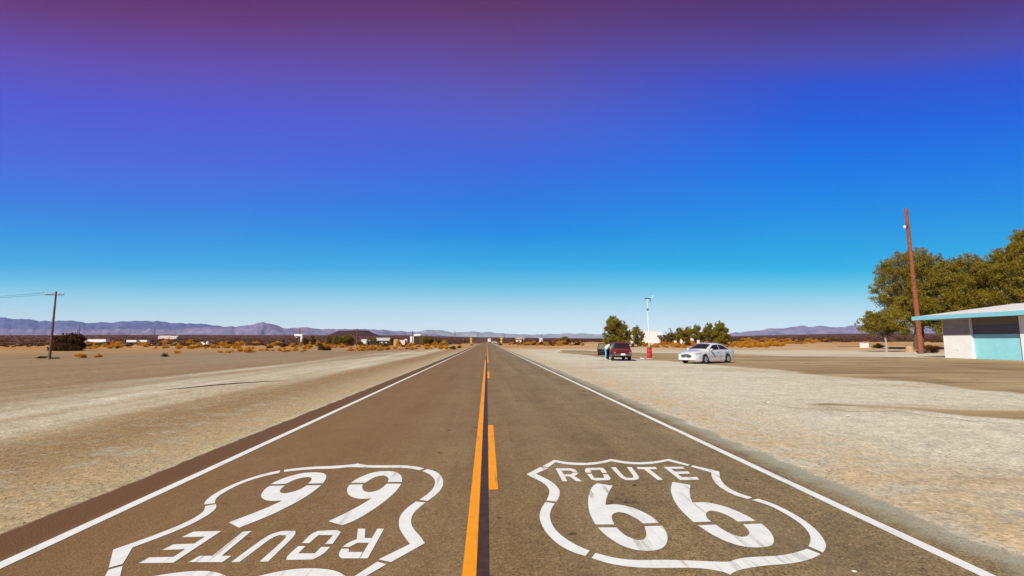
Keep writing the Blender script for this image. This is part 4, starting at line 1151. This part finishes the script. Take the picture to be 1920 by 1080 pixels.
# open door: hinged at x=.86, swung outwards
de = bpy.data.objects.new('open_door', None); de.location = (.88, .90, 0); de.rotation_euler = (0, 0, R(-66)); link(de, SV)
de['label'] = 'open front door with pale greenish window'
out = [(0, .44), (-1.12, .44), (-1.14, 1.0), (-1.12, 1.05), (-.98, 1.56), (-.42, 1.58), (.0, 1.05), (0.02, .9)]
pn = MB().prism([(0, .44), (-1.12, .44), (-1.14, 1.02), (.0, 1.02)], 'y', 0, .05).build('door_panel', 'carred', de)
MB().prism([(-.06, .50), (-1.06, .50), (-1.08, .97), (-.06, .97)], 'y', -.045, -.002).build('door_lining', 'interior', pn)
MB().box((-.55, -.06, .78), (.6, .05, .06)).build('armrest', 'bumper', pn)
MB().tube([(-1.13, .025, 1.02), (-.98, .025, 1.56), (-.42, .025, 1.58), (-.02, .025, 1.02)], .028, 6).build('window_frame', 'carred', de)
MB().prism([(-1.11, 1.02), (-.97, 1.55), (-.43, 1.565), (-.04, 1.02)], 'y', .02, .03).build('window_pane', 'glassgreen', de)
MB().box((-.14, .12, 1.10), (.07, .22, .15), ch=.02).build('wing_mirror', 'mirrorblue', de)
MB().box((-1.135, .0, .70), (.012, .05, .07)).build('door_latch', 'plate', de)

# ------------------------------------------------------------------ person leaning into the car
def skin_obj(name, nodes, edges, mat, parent, root=0, lv=2):
    me = bpy.data.meshes.new(name); me.from_pydata([n[0] for n in nodes], edges, []); me.update()
    o = link(bpy.data.objects.new(name, me), parent)
    o.modifiers.new('Skin', 'SKIN')
    sv = me.skin_vertices[0].data
    for i, n in enumerate(nodes):
        r = n[1]; sv[i].radius = r if isinstance(r, tuple) else (r, r); sv[i].use_root = (i == root)
    ss = o.modifiers.new('Sub', 'SUBSURF'); ss.levels = lv; ss.render_levels = lv
    me.materials.append(mat if not isinstance(mat, str) else M[mat]); me.shade_smooth()
    return o
pp = G(1136.0, 674.4)
per = thing('person', 'person in white shirt and blue jeans bending into the open car door', 'person', (pp.x, pp.y, 0), R(-20))
# local: +x right towards the car, +y away from the camera
hipL, hipR = Vector((-.02, -.1, .90)), Vector((0, .1, .90))
N = [((0, 0, .93), .13), ((.06, 0, 1.05), .125), ((.20, 0, 1.22), .135), ((.32, 0, 1.33), .12), ((.40, 0, 1.38), .05), ((.46, 0, 1.42), .075), ((.56, 0, 1.47), .085), ((.62, 0, 1.50), .055),
     ((-.01, -.10, .90), .095), ((.05, -.12, .50), .062), ((-.02, -.13, .10), .042), ((.12, -.14, .045), .038),
     ((-.01, .10, .90), .095), ((.06, .12, .50), .062), ((.02, .13, .10), .042), ((.16, .14, .045), .038),
     ((.31, -.19, 1.30), .06), ((.40, -.24, 1.08), .042), ((.62, -.18, 1.02), .033), ((.69, -.17, 1.02), (.020, .035)), ((.74, -.16, 1.01), (.014, .032)),
     ((.31, .19, 1.30), .06), ((.46, .24, 1.12), .042), ((.66, .2, 1.10), .033), ((.73, .19, 1.10), (.020, .035)), ((.78, .18, 1.09), (.014, .032))]
fing = []
for b0_, sgn in ((20, -1), (25, 1)):
    c = Vector(N[b0_][0])
    for k, ln in enumerate((.055, .065, .06, .045)):
        yk = (k - 1.5) * .017
        i0 = len(N); N.append(((c.x + .02, c.y + yk, c.z), .009)); N.append(((c.x + .02 + ln * .6, c.y + yk, c.z - .012), .008)); N.append(((c.x + .02 + ln, c.y + yk, c.z - .035), .007))
        fing += [(b0_, i0), (i0, i0 + 1), (i0 + 1, i0 + 2)]
    i0 = len(N); N.append(((c.x - .03, c.y - sgn * .035, c.z - .01), .011)); N.append(((c.x + .005, c.y - sgn * .055, c.z - .03), .009))
    fing += [(b0_ - 1, i0), (i0, i0 + 1)]
E = [(0, 1), (1, 2), (2, 3), (3, 4), (4, 5), (5, 6), (6, 7), (0, 8), (8, 9), (9, 10), (10, 11), (0, 12), (12, 13), (13, 14), (14, 15), (3, 16), (16, 17), (17, 18), (18, 19), (19, 20), (3, 21), (21, 22), (22, 23), (23, 24), (24, 25)] + fing
skin_obj('body', N, E, 'skin', per)
skin_obj('shirt', [((-.01, 0, .89), .16), ((.06, 0, 1.06), .155), ((.20, 0, 1.22), .16), ((.32, 0, 1.34), .135), ((.37, 0, 1.37), .07), ((.31, -.19, 1.30), .08), ((.365, -.225, 1.17), .068), ((.31, .19, 1.30), .08), ((.40, .225, 1.19), .068)],
         [(0, 1), (1, 2), (2, 3), (3, 4), (3, 5), (5, 6), (3, 7), (7, 8)], 'shirt', per)
skin_obj('jeans', [((0, 0, .94), .135), ((-.01, -.10, .86), .11), ((.05, -.12, .50), .088), ((-.02, -.13, .08), .072), ((-.01, .10, .86), .11), ((.06, .12, .50), .088), ((.02, .13, .08), .072)],
         [(0, 1), (1, 2), (2, 3), (0, 4), (4, 5), (5, 6)], 'jeans', per)
for sx, sy in ((-.02, -.13), (.02, .13)):
    skin_obj('shoe', [((sx - .05, sy, .05), (.048, .05)), ((sx + .06, sy, .045), (.05, .045)), ((sx + .18, sy * 1.05, .04), (.048, .036))], [(0, 1), (1, 2)], 'sole', per)
hd = MB()
bm = bmesh.new(); bmesh.ops.create_icosphere(bm, subdivisions=3, radius=1)
for v in list(bm.verts):
    if v.co.x > .45 and v.co.z < .3: bm.verts.remove(v)
bm.verts.index_update()
hd.add([(.54 + v.co.x * .105, v.co.y * .093, 1.485 + v.co.z * .105) for v in bm.verts], [[v.index for v in f.verts] for f in bm.faces]); bm.free()
hd.build('hair', 'hair', per)

# ------------------------------------------------------------------ motorhome on the road
rv0 = Vector((1.75, 372, road_z(372, .012)))
rv = thing('motorhome', 'white camper van driving away on the road near the horizon', 'motorhome', rv0)
MB().prism([(-1.15, .75), (1.15, .75), (1.15, 2.95), (1.0, 3.15), (-1.0, 3.15), (-1.15, 2.95)], 'y', 0, 6.2).build('body', 'white', rv)
MB().box((0, 7, 1.35), (2.0, 1.6, 1.5)).build('cab', 'white', rv)
MB().box((.5, -.02, 2.35), (.62, .04, .5)).build('rear_window', 'shade', rv)
MB().box((0, -.06, .62), (2.2, .14, .26)).build('rear_bumper', 'taillamp', rv)
for s in (-1, 1):
    for y in (1.6, 6.6):
        MB().lathe([(.2, -.12), (.4, -.12), (.4, .12), (.2, .12)], 18, (s * .9, y, .4), 'x').build('wheel', 'tyre', rv)

# ------------------------------------------------------------------ yellow warning signs
def sign(px, py, label, flip):
    b = GT(px, py); k = PXL((b - CAM).dot(fw))
    root = thing('warning_sign', label, 'sign', b)
    h = 11.2 * k; s = 2.65 * k
    MB().box((0, 0, h * .5), (.12, .1, h)).build('post', 'polewhite', root)
    d = MB().prism([(0, h - s), (s, h), (0, h + s), (-s, h)], 'y', -.09, -.06).build('sign_face', 'signyellow', root)
    z = [(-.42 * s, h - .40 * s), (-.2 * s, h - .02 * s), (.06 * s, h - .02 * s), (.2 * s, h + .26 * s), (.05 * s, h + .3 * s), (.42 * s, h + .52 * s), (.5 * s, h + .12 * s), (.36 * s, h + .2 * s), (.17 * s, h - .18 * s), (-.1 * s, h - .18 * s), (-.26 * s, h - .46 * s)]
    if flip: z = [(-a, c) for a, c in z]
    MB().prism(z, 'y', -.098, -.092).build('arrow', 'black', d)
    MB().prism([(-1.7 * k, h - 6.9 * k), (1.7 * k, h - 6.9 * k), (1.7 * k, h - 3.6 * k), (-1.7 * k, h - 3.6 * k)], 'y', -.085, -.06).build('advisory_plate', 'signyellow', root)
sign(883, 646.4, 'yellow diamond bend sign left of the road', False)
sign(940, 646.2, 'yellow diamond bend sign right of the road', True)
# far guard rail beside the road
a = GT(925.5, 643); b = GT(931.5, 645.2)
g = thing('guard_rail', 'short white guard rail right of the camper van', 'barrier', a)
d = b - a
MB().tube([(0, 0, .75), (d.x, d.y, d.z + .75)], .22, 6).build('rail', 'polewhite', g)
for t in (0.05, .35, .65, .95):
    MB().box((d.x * t, d.y * t, d.z * t + .35), (.18, .18, .7)).build('post', 'darkwood', g)

# ------------------------------------------------------------------ far buildings and clutter
def house(name, label, x0, x1, y0, y1, Y, depth, wall, roof, slope=.18, over=.25, door=None, windows=(), flat=False, cat='house', slab=True):
    """front wall spans photo columns x0..x1 with base y1 and eaves y0 at distance Y"""
    A = PY(x0, y1, Y); B = PY(x1, y1, Y); w = B.x - A.x
    gz = min(H(A.x, Y), H(B.x, Y)) - .1
    base = Vector(((A.x + B.x) / 2, Y, gz)); h = PY(x0, y0, Y).z - gz
    root = thing(name, label, cat, base)
    wl = MB().box((0, depth / 2, h / 2), (w, depth, h), ch=.02).build('wall', wall, root)
    if flat:
        MB().box((0, depth / 2, h + .1), (w + over, depth + over, .2)).build('roof', roof, root)
    else:
        r = depth * slope
        MB().prism([(-over, h - .05), (depth / 2, h + r), (depth + over, h - .05), (depth + over, h + .1), (depth / 2, h + r + .18), (-over, h + .1)], 'x', -w / 2 - over, w / 2 + over).build('roof', roof, root)
    for (u, v, ww, hh, nm, mt) in windows:
        f = MB().box((u * w, -.03, v * h), (ww, .1, hh)).build(nm, mt, root)
    return root, w, h
# far white building right of the pole
Yb = 150
r_, w, h = house('white_building', 'large plain white building behind the white pole', 1196, 1242, 620.8, 641.5, Yb, 9, 'white', 'roofwhite', flat=True, over=.1, cat='building',
      windows=[(.40, .36, .6, 1.5, 'door', 'greyroof'), (.47, .3, .35, 1.5, 'window', 'shade')])
MB().box((w * .40, -.9, h * .66), (1.9, 1.8, .22)).build('canopy', 'bumper', r_)
MB().box((-w * .02, -.06, .55), (w * .96, .12, .1)).build('wall_trim', 'offwhite', r_)
tc = thing('concrete_apron', 'low pale concrete slab beside the far white building', 'slab', GT(1243, 642.6))
MB().box((0, 0, .12), (4.5, 3, .5)).build('slab', 'concrete', tc)
house('white_house', 'white house with openings half hidden behind the low trees', 1262, 1312, 631, 641.5, 152, 7, 'white', 'greyroof', .12, .4,
      windows=[(-.3, .42, 1.0, 1.4, 'window', 'shade'), (-.02, .45, 1.2, 1.6, 'door', 'green'), (.12, .42, .5, 1.5, 'window', 'shade'), (.33, .42, 1.0, 1.4, 'window', 'shade')])
house('white_house', 'small white wing glimpsed between the dark car tree and its neighbour', 1160, 1186, 630, 641.5, 149, 5, 'white', 'roofwhite', .1, .2, windows=[(.1, .4, .7, .9, 'window', 'shade')])
# left hamlet
house('white_shed', 'small bright white shed right of the left grove', 677, 686.5, 638, 647, 185, 3.2, 'white', 'roofwhite', .06, .1, windows=[(.2, .42, .5, 1.3, 'door', 'offwhite')], cat='shed')
house('grey_shed', 'low grey annexe beside the bright white shed', 686.5, 692, 639.5, 646, 187, 3, 'bumper', 'greyroof', .06, .1, cat='shed')
house('white_house', 'long low house with pale metal roof in the left hamlet', 704, 728, 638.6, 645.5, 205, 5, 'bumper', 'greyroof', .2, .5,
      windows=[(-.3, .5, .8, .8, 'window', 'shade'), (0, .45, .8, 1.4, 'door', 'offwhite'), (.3, .5, .8, .8, 'window', 'offwhite')])
house('yellow_shed', 'yellow hut with dark doorway in the left hamlet', 738, 745.5, 638.4, 646, 195, 3, 'yellowwall', 'tanroof', .1, .1, windows=[(.34, .5, .5, 1.4, 'door', 'shade')], cat='shed')
house('cream_house', 'cream pink flat walled house right of the yellow hut', 746.5, 759, 638.2, 645.5, 197, 4, 'pinkwall', 'offwhite', flat=True, over=.1, windows=[(-.2, .5, .7, .8, 'window', 'offwhite')])
house('white_hut', 'tall white block joined beside the cream pink house', 758.5, 762.5, 636.5, 645, 198.5, 2.5, 'white', 'roofwhite', flat=True, over=.06, cat='hut')
# narrow white tower
b = GT(772.3, 645.6); k = PXL(b.y)
t = thing('narrow_tower', 'narrow white tower with ribbed front below the raised tank', 'tower', b)
hh = 15.2 * k
MB().box((0, 0, hh * .48), (6.2 * k, 5 * k, hh * .96), ch=.03).build('tower_wall', 'white', t)
MB().prism([(-3.3 * k, hh * .96), (3.3 * k, hh * .96), (1.5 * k, hh * 1.05), (-1.5 * k, hh * 1.05)], 'y', -2.6 * k, 2.6 * k).build('tower_cap', 'tanroof', t)
for z in (.3, .62):
    MB().box((.5 * k, -2.52 * k, hh * z), (1.6 * k, .06, hh * .22)).build('louvre', 'offwhite', t)
# raised tank on dark legs
b = GT(781.5, 645); k = PXL(b.y)
t = thing('raised_tank', 'white horizontal tank raised on a dark wooden stand', 'tank', b + Vector((0, 1.5, 0)))
MB().lathe([(1.2 * k, -6.4 * k), (2.1 * k, -6.1 * k), (2.3 * k, -5.6 * k), (2.3 * k, 5.6 * k), (2.1 * k, 6.1 * k), (1.2 * k, 6.4 * k)], 20, (0, 0, 16 * k), 'x').build('tank_shell', 'white', t)
MB().box((0, 0, 6.6 * k), (11 * k, 3.4 * k, 13.2 * k)).build('stand', 'darkwood', t)
for s in (-1, 1):
    MB().box((s * 5.2 * k, -1.9 * k, 6.6 * k), (.7 * k, .5 * k, 13.4 * k)).build('leg', 'greywood', t)
# white frame sign
b = GT(566, 651); k = PXL(b.y)
t = thing('frame_sign', 'white gantry like sign frame beside the double crossarm pole', 'sign', b + Vector((-.9, 1.2, 0)))
MB().box((-4.5 * k, 0, 22 * k), (14 * k, .25, 3.6 * k)).build('sign_panel', 'white', t)
MB().prism([(0, 10 * k), (1.6 * k, 10 * k), (3.0 * k, 18 * k), (3.0 * k, 24 * k), (0, 24 * k)], 'y', -.12, .12).build('side_panel', 'white', t)
for x in (-9.5, .8):
    MB().box((x * k, .2, 10 * k), (.8 * k, .2, 20 * k)).build('post', 'greywood', t)
MB().box((-8 * k, 0, 18 * k), (3.6 * k, .2, .8 * k), 0, R(25)).build('brace', 'offwhite', t)
# white tanks in the scrub
b = GT(381, 649); k = PXL(b.y)
t = thing('storage_tank', 'white low tank with a rounded hump in the left scrub', 'tank', b)
MB().lathe([(.6 * k, -4.6 * k), (1.5 * k, -4.2 * k), (1.9 * k, 0), (1.6 * k, 3.6 * k), (.6 * k, 4.4 * k)], 16, (-.5 * k, 0, 3.6 * k), 'x').build('tank_shell', 'white', t)
MB().lathe([(1.9 * k, 0), (1.7 * k, 1.8 * k), (.7 * k, 2.6 * k)], 14, (-1.2 * k, 0, 5.2 * k)).build('hump', 'white', t)
for x in (-2.6, 1.8):
    MB().box((x * k, 0, 1.2 * k), (.7 * k, 1.4 * k, 2.6 * k)).build('leg', 'darkwood', t)
t = thing('storage_tank', 'white upright oval tank right beside the low humped tank', 'tank', GT(389, 649))
MB().lathe([(.8 * k, 2.2 * k), (1.7 * k, 3.2 * k), (2.5 * k, 5.4 * k), (2.3 * k, 7.4 * k), (1.0 * k, 8.4 * k)], 18).build('tank_shell', 'white', t)
MB().box((0, 0, 1.1 * k), (2.4 * k, 2 * k, 2.2 * k)).build('stand', 'darkwood', t)

# trailers by the railway on the left
def trailer(label, x0, x1, y0, y1, Y, roof='tanroof'):
    A = PY(x0, y1, Y); B = PY(x1, y1, Y); w = B.x - A.x
    gz = H((A.x + B.x) / 2, Y); h = PY((x0 + x1) / 2, y0, Y).z - gz
    t = thing('long_trailer', label, 'trailer', ((A.x + B.x) / 2, Y, gz))
    MB().box((0, 1.3, h * .5 + .3), (w, 2.6, h - .6), ch=.05).build('trailer_box', 'white', t)
    MB().box((0, 1.3, h + .05), (w + .1, 2.7, .12)).build('roof', roof, t)
    MB().box((0, 1.3, .35), (w * .9, 2.2, .5)).build('chassis', 'darkwood', t)
    for u in (-.36, -.29, .3):
        MB().lathe([(.2, -.15), (.48, -.15), (.48, .15), (.2, .15)], 16, (u * w, .0, .48), 'y').build('wheel', 'tyre', t)
    return t
trailer('longest white trailer, immediately right of the large dark bush', 156.5, 198, 636, 645, 262)
trailer('white trailer of the middle pair, left of its neighbour', 236.5, 255, 637.5, 645, 266)
trailer('shorter white trailer of the middle pair, right of its neighbour', 259, 275, 637.5, 645, 268)
for nm, lb, x0, x1, y0, y1 in (('long_shed', 'long pale roofed shed on the dark left plain', 296, 316, 630.2, 634.5), ('low_shed', 'pale roofed shed at the right of the long shed on the left plain', 317.5, 331, 630.6, 634.2)):
    Y = 760
    house(nm, lb, x0, x1, y0 + 1.2, 637, Y, 9, 'pinkwall', 'offwhite', .16, .5, cat='shed')
house('white_house', 'far white house with tan roof right of the yellow signs', 968, 977.5, 636.3, 640, 420, 6, 'white', 'tanroof', .22, .6, windows=[(.02, .4, 1.2, 1.2, 'window', 'shade')])
house('tan_house', 'far tan roofed annexe joined to the far white house', 976, 982.5, 636.4, 639.5, 424, 5, 'offwhite', 'tanroof', .2, .5)
house('white_house', 'tiny far white house below the distant short pole', 1012.3, 1017.3, 635.8, 638.8, 470, 6, 'white', 'roofwhite', .15, .3, windows=[(.05, .4, 1.0, 1.2, 'window', 'shade')])

# railway embankment
def berm(name, px, h, w, label):
    pts = []
    for x, y in px: pts.append(GT(x, y))
    V, Fq = [], []
    for p in pts:
        for dy, z in ((-w, -.3), (-w * .35, h), (w * .35, h), (w, -.3)): V.append((p.x, p.y + dy, H(p.x, p.y + dy) + z))
    for i in range(len(pts) - 1):
        for k in range(3):
            a = i * 4 + k; Fq.append((a, a + 1, a + 5, a + 4))
    o = link(bpy.data.objects.new(name, np_mesh(name, V, Fq, 'ballast'))); tag(o, label, kind='structure')
berm('railway_embankment', [(x, 645.0) for x in range(-200, 861, 20)], .95, 2.4, 'low dark railway embankment crossing the left plain')
# thin dark ridge line on the left verge
def verge():
    V, Fq = [], []
    pts = [G(x, y) for x, y in ((300, 732), (340, 728.5), (400, 723), (450, 719), (500, 715.6), (540, 713))]
    for i, p in enumerate(pts):
        t = math.sin(math.pi * i / (len(pts) - 1)) * .035 + .003
        V += [(p.x - .1, p.y - .16, .0), (p.x, p.y, t), (p.x + .12, p.y + .12, .0)]
    for i in range(len(pts) - 1):
        a = i * 3; Fq += [(a, a + 3, a + 4, a + 1), (a + 1, a + 4, a + 5, a + 2)]
    o = link(bpy.data.objects.new('dirt_ridge', np_mesh('dirt_ridge', V, Fq, 'darkwood'))); tag(o, 'thin dark ridge across the left verge', kind='structure')  # thin dark line on the verge, not certainly dirt
verge()

# timber rails and box on the right
def timber(label, x0, y0, x1, y1, d=.34):
    a = G(x0, y0); b = G(x1, y1); t = thing('timber_rail', label, 'timber', a)
    v = b - a
    MB().tube([(0, 0, d * .55), (v.x * .5, v.y * .5, d * .5), (v.x, v.y, d * .55)], [d * .5, d * .55, d * .48], 10).build('log', 'darkwood', t)
    for u in (.1, .9):
        MB().box((v.x * u, v.y * u, .06), (.3, .5, .16)).build('chock', 'darkwood', t)
timber('dark timber lying along the scrub right of the white car', 1416, 651.6, 1498, 652)
timber('dark timber left of the white box on the right lot', 1571, 653.4, 1616, 653.6, .5)
timber('dark timber between the white box and the pale trunk', 1628, 653.8, 1663, 654, .5)
timber('dark timber right of the pale trunk', 1667, 655.4, 1722, 656, .5)
timber('dark timber left of the dark car across the dirt', 1083, 647.8, 1126, 649.0, .8)
b = G(1621, 654.6); k = PXL(b.y)
t = thing('white_box', 'white box standing at the dark timber rail', 'box', b)
MB().box((0, 0, 6.6 * k), (15 * k, .5, 10.2 * k), ch=.03).build('box_body', 'white', t)
MB().box((0, 0, 12.0 * k), (15.6 * k, .6, .7 * k)).build('lid', 'offwhite', t)
for s in (-1, 1): MB().box((s * 5.5 * k, 0, .8 * k), (1.0 * k, .4, 1.8 * k)).build('leg', 'darkwood', t)
b = G(1706, 660); t = thing('wooden_stump', 'short tan stump at the foot of the tall brown pole', 'stump', b)
MB().lathe([(.62, -.1), (.55, .3), (.5, .85), (.46, .9), (.1, .93)], 14).build('stump_block', 'tanroof', t)

# ------------------------------------------------------------------ turquoise motel building on the right
bx, by = 46.2, 47.0
root = thing('roadside_building', 'white and turquoise low roadside building with overhanging white roof', 'building', (bx, by, 0))
def L(p): return (p[0] - bx, p[1] - by, p[2])
xf = 45.0; xw = 46.2; He = 3.88
# white wall section (nearer the far end), turquoise section recessed, white pillar
def wall(name, x0, ya, yb, mat):
    MB().box((x0 + 4 - bx, (ya + yb) / 2 - by, 1.92), (8, yb - ya, 3.9), ch=.015).build(name, mat, root)
wall('white_wall', xw, 44.13, 47.0, 'white')
wall('turquoise_wall', xw + .22, 39.8, 44.127, 'turq')
def shade_panel(x0, ya, yb, za, zb, nm, mt):  # thin panel that paints the eave shade onto a wall
    MB().box((x0 - bx, (ya + yb) / 2 - by, (za + zb) / 2), (.03, yb - ya, zb - za)).build(nm, mt, root)
shade_panel(xw - .005, 44.2, 46.93, 2.3, 3.8, 'eave_shade', 'taupe_shade')  # painted eave shade on the white wall
shade_panel(xw + .215, 39.9, 44.1, 2.3, 3.22, 'eave_shade', 'dark_shade')  # painted eave shade on the turquoise wall
shade_panel(xw + .212, 39.9, 44.1, 3.23, 3.84, 'eave_shade_strip', 'eave_shade_strip')  # brown strip at the top of the painted eave shade
wall('white_wall', xw - .06, 38.0, 39.797, 'white')
wall('turquoise_wall', xw + .2, 30.6, 37.997, 'turq')
Y0, Y1 = 29.5, 49.0
# roof: hipped, low pitch; fascia all round
e = [(xf, Y0), (xf, Y1), (xf + 10.6, Y1), (xf + 10.6, Y0)]
V = [L((x, y, He + .33)) for x, y in e] + [L((xf + 5.3, Y0 + 5.3, He + 1.35)), L((xf + 5.3, Y1 - 5.3, He + 1.35))]
MB().add(V, [(0, 4, 5, 1), (1, 5, 2), (2, 5, 4, 3), (3, 4, 0), (0, 1, 2, 3)]).build('roof', 'roofwhite', root)
fz = He + .17
MB().box((xf - .03 - bx, (Y0 + Y1) / 2 - by, fz), (.08, Y1 - Y0 + .14, .40)).build('fascia', 'turq_trim', root)
MB().box((xf + 5.3 - bx, Y1 + .03 - by, fz), (10.5, .08, .40)).build('fascia', 'turq_trim', root)
MB().box((xf + 5.3 - bx, (Y0 + Y1) / 2 - by, He + .04), (10.4, Y1 - Y0 - .1, .06)).build('soffit', 'soffit', root)
MB().box((xw - .02 - bx, 45.6 - by, .85), (.03, .12, .12)).build('wall_outlet', 'offwhite', root)

# ------------------------------------------------------------------ loose gravel on the shoulders
def gravel():
    rng = np.random.default_rng(5)
    n = 13000
    side = rng.random(n) < .6
    y = 2.5 + 34 * rng.random(n) ** 1.5
    x = np.where(side, -4.15 - np.abs(rng.normal(0, 3.2, n)), 4.05 + np.abs(rng.normal(0, 3.0, n)))
    s = 0.005 + 0.012 * rng.random(n) ** 2.5
    base = np.array([[1, 0, 0], [-1, 0, 0], [0, 1, 0], [0, -1, 0], [0, 0, .8], [0, 0, -.4]], float)
    tri = np.array([[0, 2, 4], [2, 1, 4], [1, 3, 4], [3, 0, 4]])
    V = base[None] * s[:, None, None] * (0.7 + .6 * rng.random((n, 6, 1)))
    a = rng.random(n) * 6.28; ca, sa = np.cos(a), np.sin(a)
    X = V[:, :, 0] * ca[:, None] - V[:, :, 1] * sa[:, None]; Yv = V[:, :, 0] * sa[:, None] + V[:, :, 1] * ca[:, None]
    V = np.stack([X + x[:, None], Yv + y[:, None], V[:, :, 2] + .004 + .012 * (np.abs(x) < 4.2)[:, None]], 2).reshape(-1, 3)
    Fq = (tri[None] + (np.arange(n) * 6)[:, None, None]).reshape(-1, 3)
    o = link(bpy.data.objects.new('gravel', np_mesh('gravel', V, Fq, 'stone'))); tag(o, 'loose gravel stones along both road shoulders', kind='stuff')
gravel()

# ------------------------------------------------------------------ haze
hz = MB().add([(-17000, -7200, -62), (17000, -7200, -62), (17000, 17800, -62), (-17000, 17800, -62), (-17000, -7200, 780), (17000, -7200, 780), (17000, 17800, 780), (-17000, 17800, 780)],
              [(0, 3, 2, 1), (4, 5, 6, 7), (0, 1, 5, 4), (1, 2, 6, 5), (2, 3, 7, 6), (3, 0, 4, 7)])
hm = bpy.data.materials.new('haze_air'); hm.use_nodes = True; nt = hm.node_tree; nt.nodes.clear()
pv = nt.nodes.new('ShaderNodeVolumePrincipled'); pv.inputs['Density'].default_value = 0.00002
pv.inputs['Color'].default_value = (0.54, 0.70, 1.0, 1); pv.inputs['Anisotropy'].default_value = -0.15
om = nt.nodes.new('ShaderNodeOutputMaterial'); nt.links.new(pv.outputs[0], om.inputs['Volume'])
o = hz.build('haze', hm, None, 0); tag(o, 'thin blue haze lying over the whole plain', kind='stuff')

# ------------------------------------------------------------------ light
SUN_EL, SUN_AZ = 41.0, 42.0      # shadows fall away to the right
sd = bpy.data.lights.new('sun', 'SUN'); sd.energy = 5.0; sd.angle = R(0.53); sd.color = (1.0, 0.945, 0.80)
so = link(bpy.data.objects.new('sun', sd))
sdir = Vector((-math.sin(R(SUN_AZ)) * math.cos(R(SUN_EL)), -math.cos(R(SUN_AZ)) * math.cos(R(SUN_EL)), math.sin(R(SUN_EL))))
so.rotation_euler = sdir.to_track_quat('Z', 'Y').to_euler()
so.location = (-20, -20, 40)

def srgb(r, g, b):
    return tuple((c / 255 / 12.92) if c <= 10 else ((c / 255 + .055) / 1.055) ** 2.4 for c in (r, g, b))
w = bpy.data.worlds.new('World'); scene.world = w; w.use_nodes = True
nt = w.node_tree; bg = nt.nodes['Background']; bg.inputs['Strength'].default_value = 0.1
sk = nt.nodes.new('ShaderNodeTexSky'); sk.sky_type = 'NISHITA'; sk.sun_disc = False
sk.sun_elevation = R(SUN_EL); sk.sun_rotation = R(180 + SUN_AZ)
tcn = nt.nodes.new('ShaderNodeTexCoord')
sx = nt.nodes.new('ShaderNodeSeparateXYZ'); nt.links.new(tcn.outputs['Generated'], sx.inputs[0])
x2 = math_(nt, 'MULTIPLY', sx.outputs[0], sx.outputs[0])
tz = math_(nt, 'MULTIPLY', sx.outputs[2], math_(nt, 'MULTIPLY_ADD', x2, 0.78, 1.0), None, True)
EXPO = 0.25
LOW = [(0.0, (228, 243, 248)), (.0216, (222, 240, 246)), (.05, (200, 231, 242))]
LEFT = LOW + [(.085, (158, 216, 238)), (.115, (108, 196, 232)), (.153, (62, 172, 230)), (.215, (48, 148, 228)), (.28, (56, 124, 224)), (.351, (74, 106, 221)), (.452, (82, 89, 208)), (.52, (98, 78, 178)), (.585, (102, 58, 126)), (.64, (92, 46, 100)), (1.0, (60, 32, 60))]
MID = LOW + [(.085, (150, 210, 234)), (.115, (96, 194, 230)), (.153, (42, 170, 229)), (.218, (14, 140, 227)), (.28, (34, 120, 225)), (.361, (60, 102, 219)), (.44, (82, 92, 198)), (.494, (92, 81, 172)), (.55, (96, 66, 138)), (.594, (94, 53, 108)), (.65, (88, 42, 84)), (1.0, (60, 32, 60))]
RIGHT = LOW + [(.085, (160, 216, 237)), (.115, (104, 203, 232)), (.153, (10, 180, 230)), (.18, (0, 168, 229)), (.23, (0, 154, 228)), (.30, (0, 133, 229)), (.383, (0, 114, 229)), (.45, (20, 96, 221)), (.517, (42, 82, 208)), (.564, (74, 73, 170)), (.61, (78, 57, 137)), (.66, (86, 44, 100)), (1.0, (60, 32, 60))]
la = ramp(nt, tz, [(p, srgb(*c)) for p, c in LEFT]); ma = ramp(nt, tz, [(p, srgb(*c)) for p, c in MID]); ra = ramp(nt, tz, [(p, srgb(*c)) for p, c in RIGHT])
col = mix(nt, mapr(nt, sx.outputs[0], -.5, .04, smooth=False), la, ma)
col = mix(nt, mapr(nt, sx.outputs[0], .04, .55, smooth=False), col, ra)
scl = nt.nodes.new('ShaderNodeVectorMath'); scl.operation = 'SCALE'; scl.inputs['Scale'].default_value = 10.0 / 2 ** EXPO
nt.links.new(col, scl.inputs[0])
fin = mix(nt, 0.997, sk.outputs[0], scl.outputs[0])
nt.links.new(fin, bg.inputs['Color'])

# ------------------------------------------------------------------ camera and view
cd = bpy.data.cameras.new('camera'); cd.sensor_width = 36; cd.lens = F / 1920 * 36; cd.clip_start = .05; cd.clip_end = 60000
co = link(bpy.data.objects.new('camera', cd)); co.location = CAM
from mathutils import Matrix
m3 = Matrix((rt, up, -fw)).transposed()
co.rotation_euler = m3.to_euler()
scene.camera = co
vs = scene.view_settings; vs.view_transform = 'Standard'; vs.look = 'None'; vs.exposure = EXPO; vs.gamma = 1.0; vs.use_curve_mapping = False
scene.render.resolution_x, scene.render.resolution_y = 1024, 576
scene.cycles.use_denoising = True
scene.cycles.volume_bounces = 0
scene.cycles.max_bounces = 6
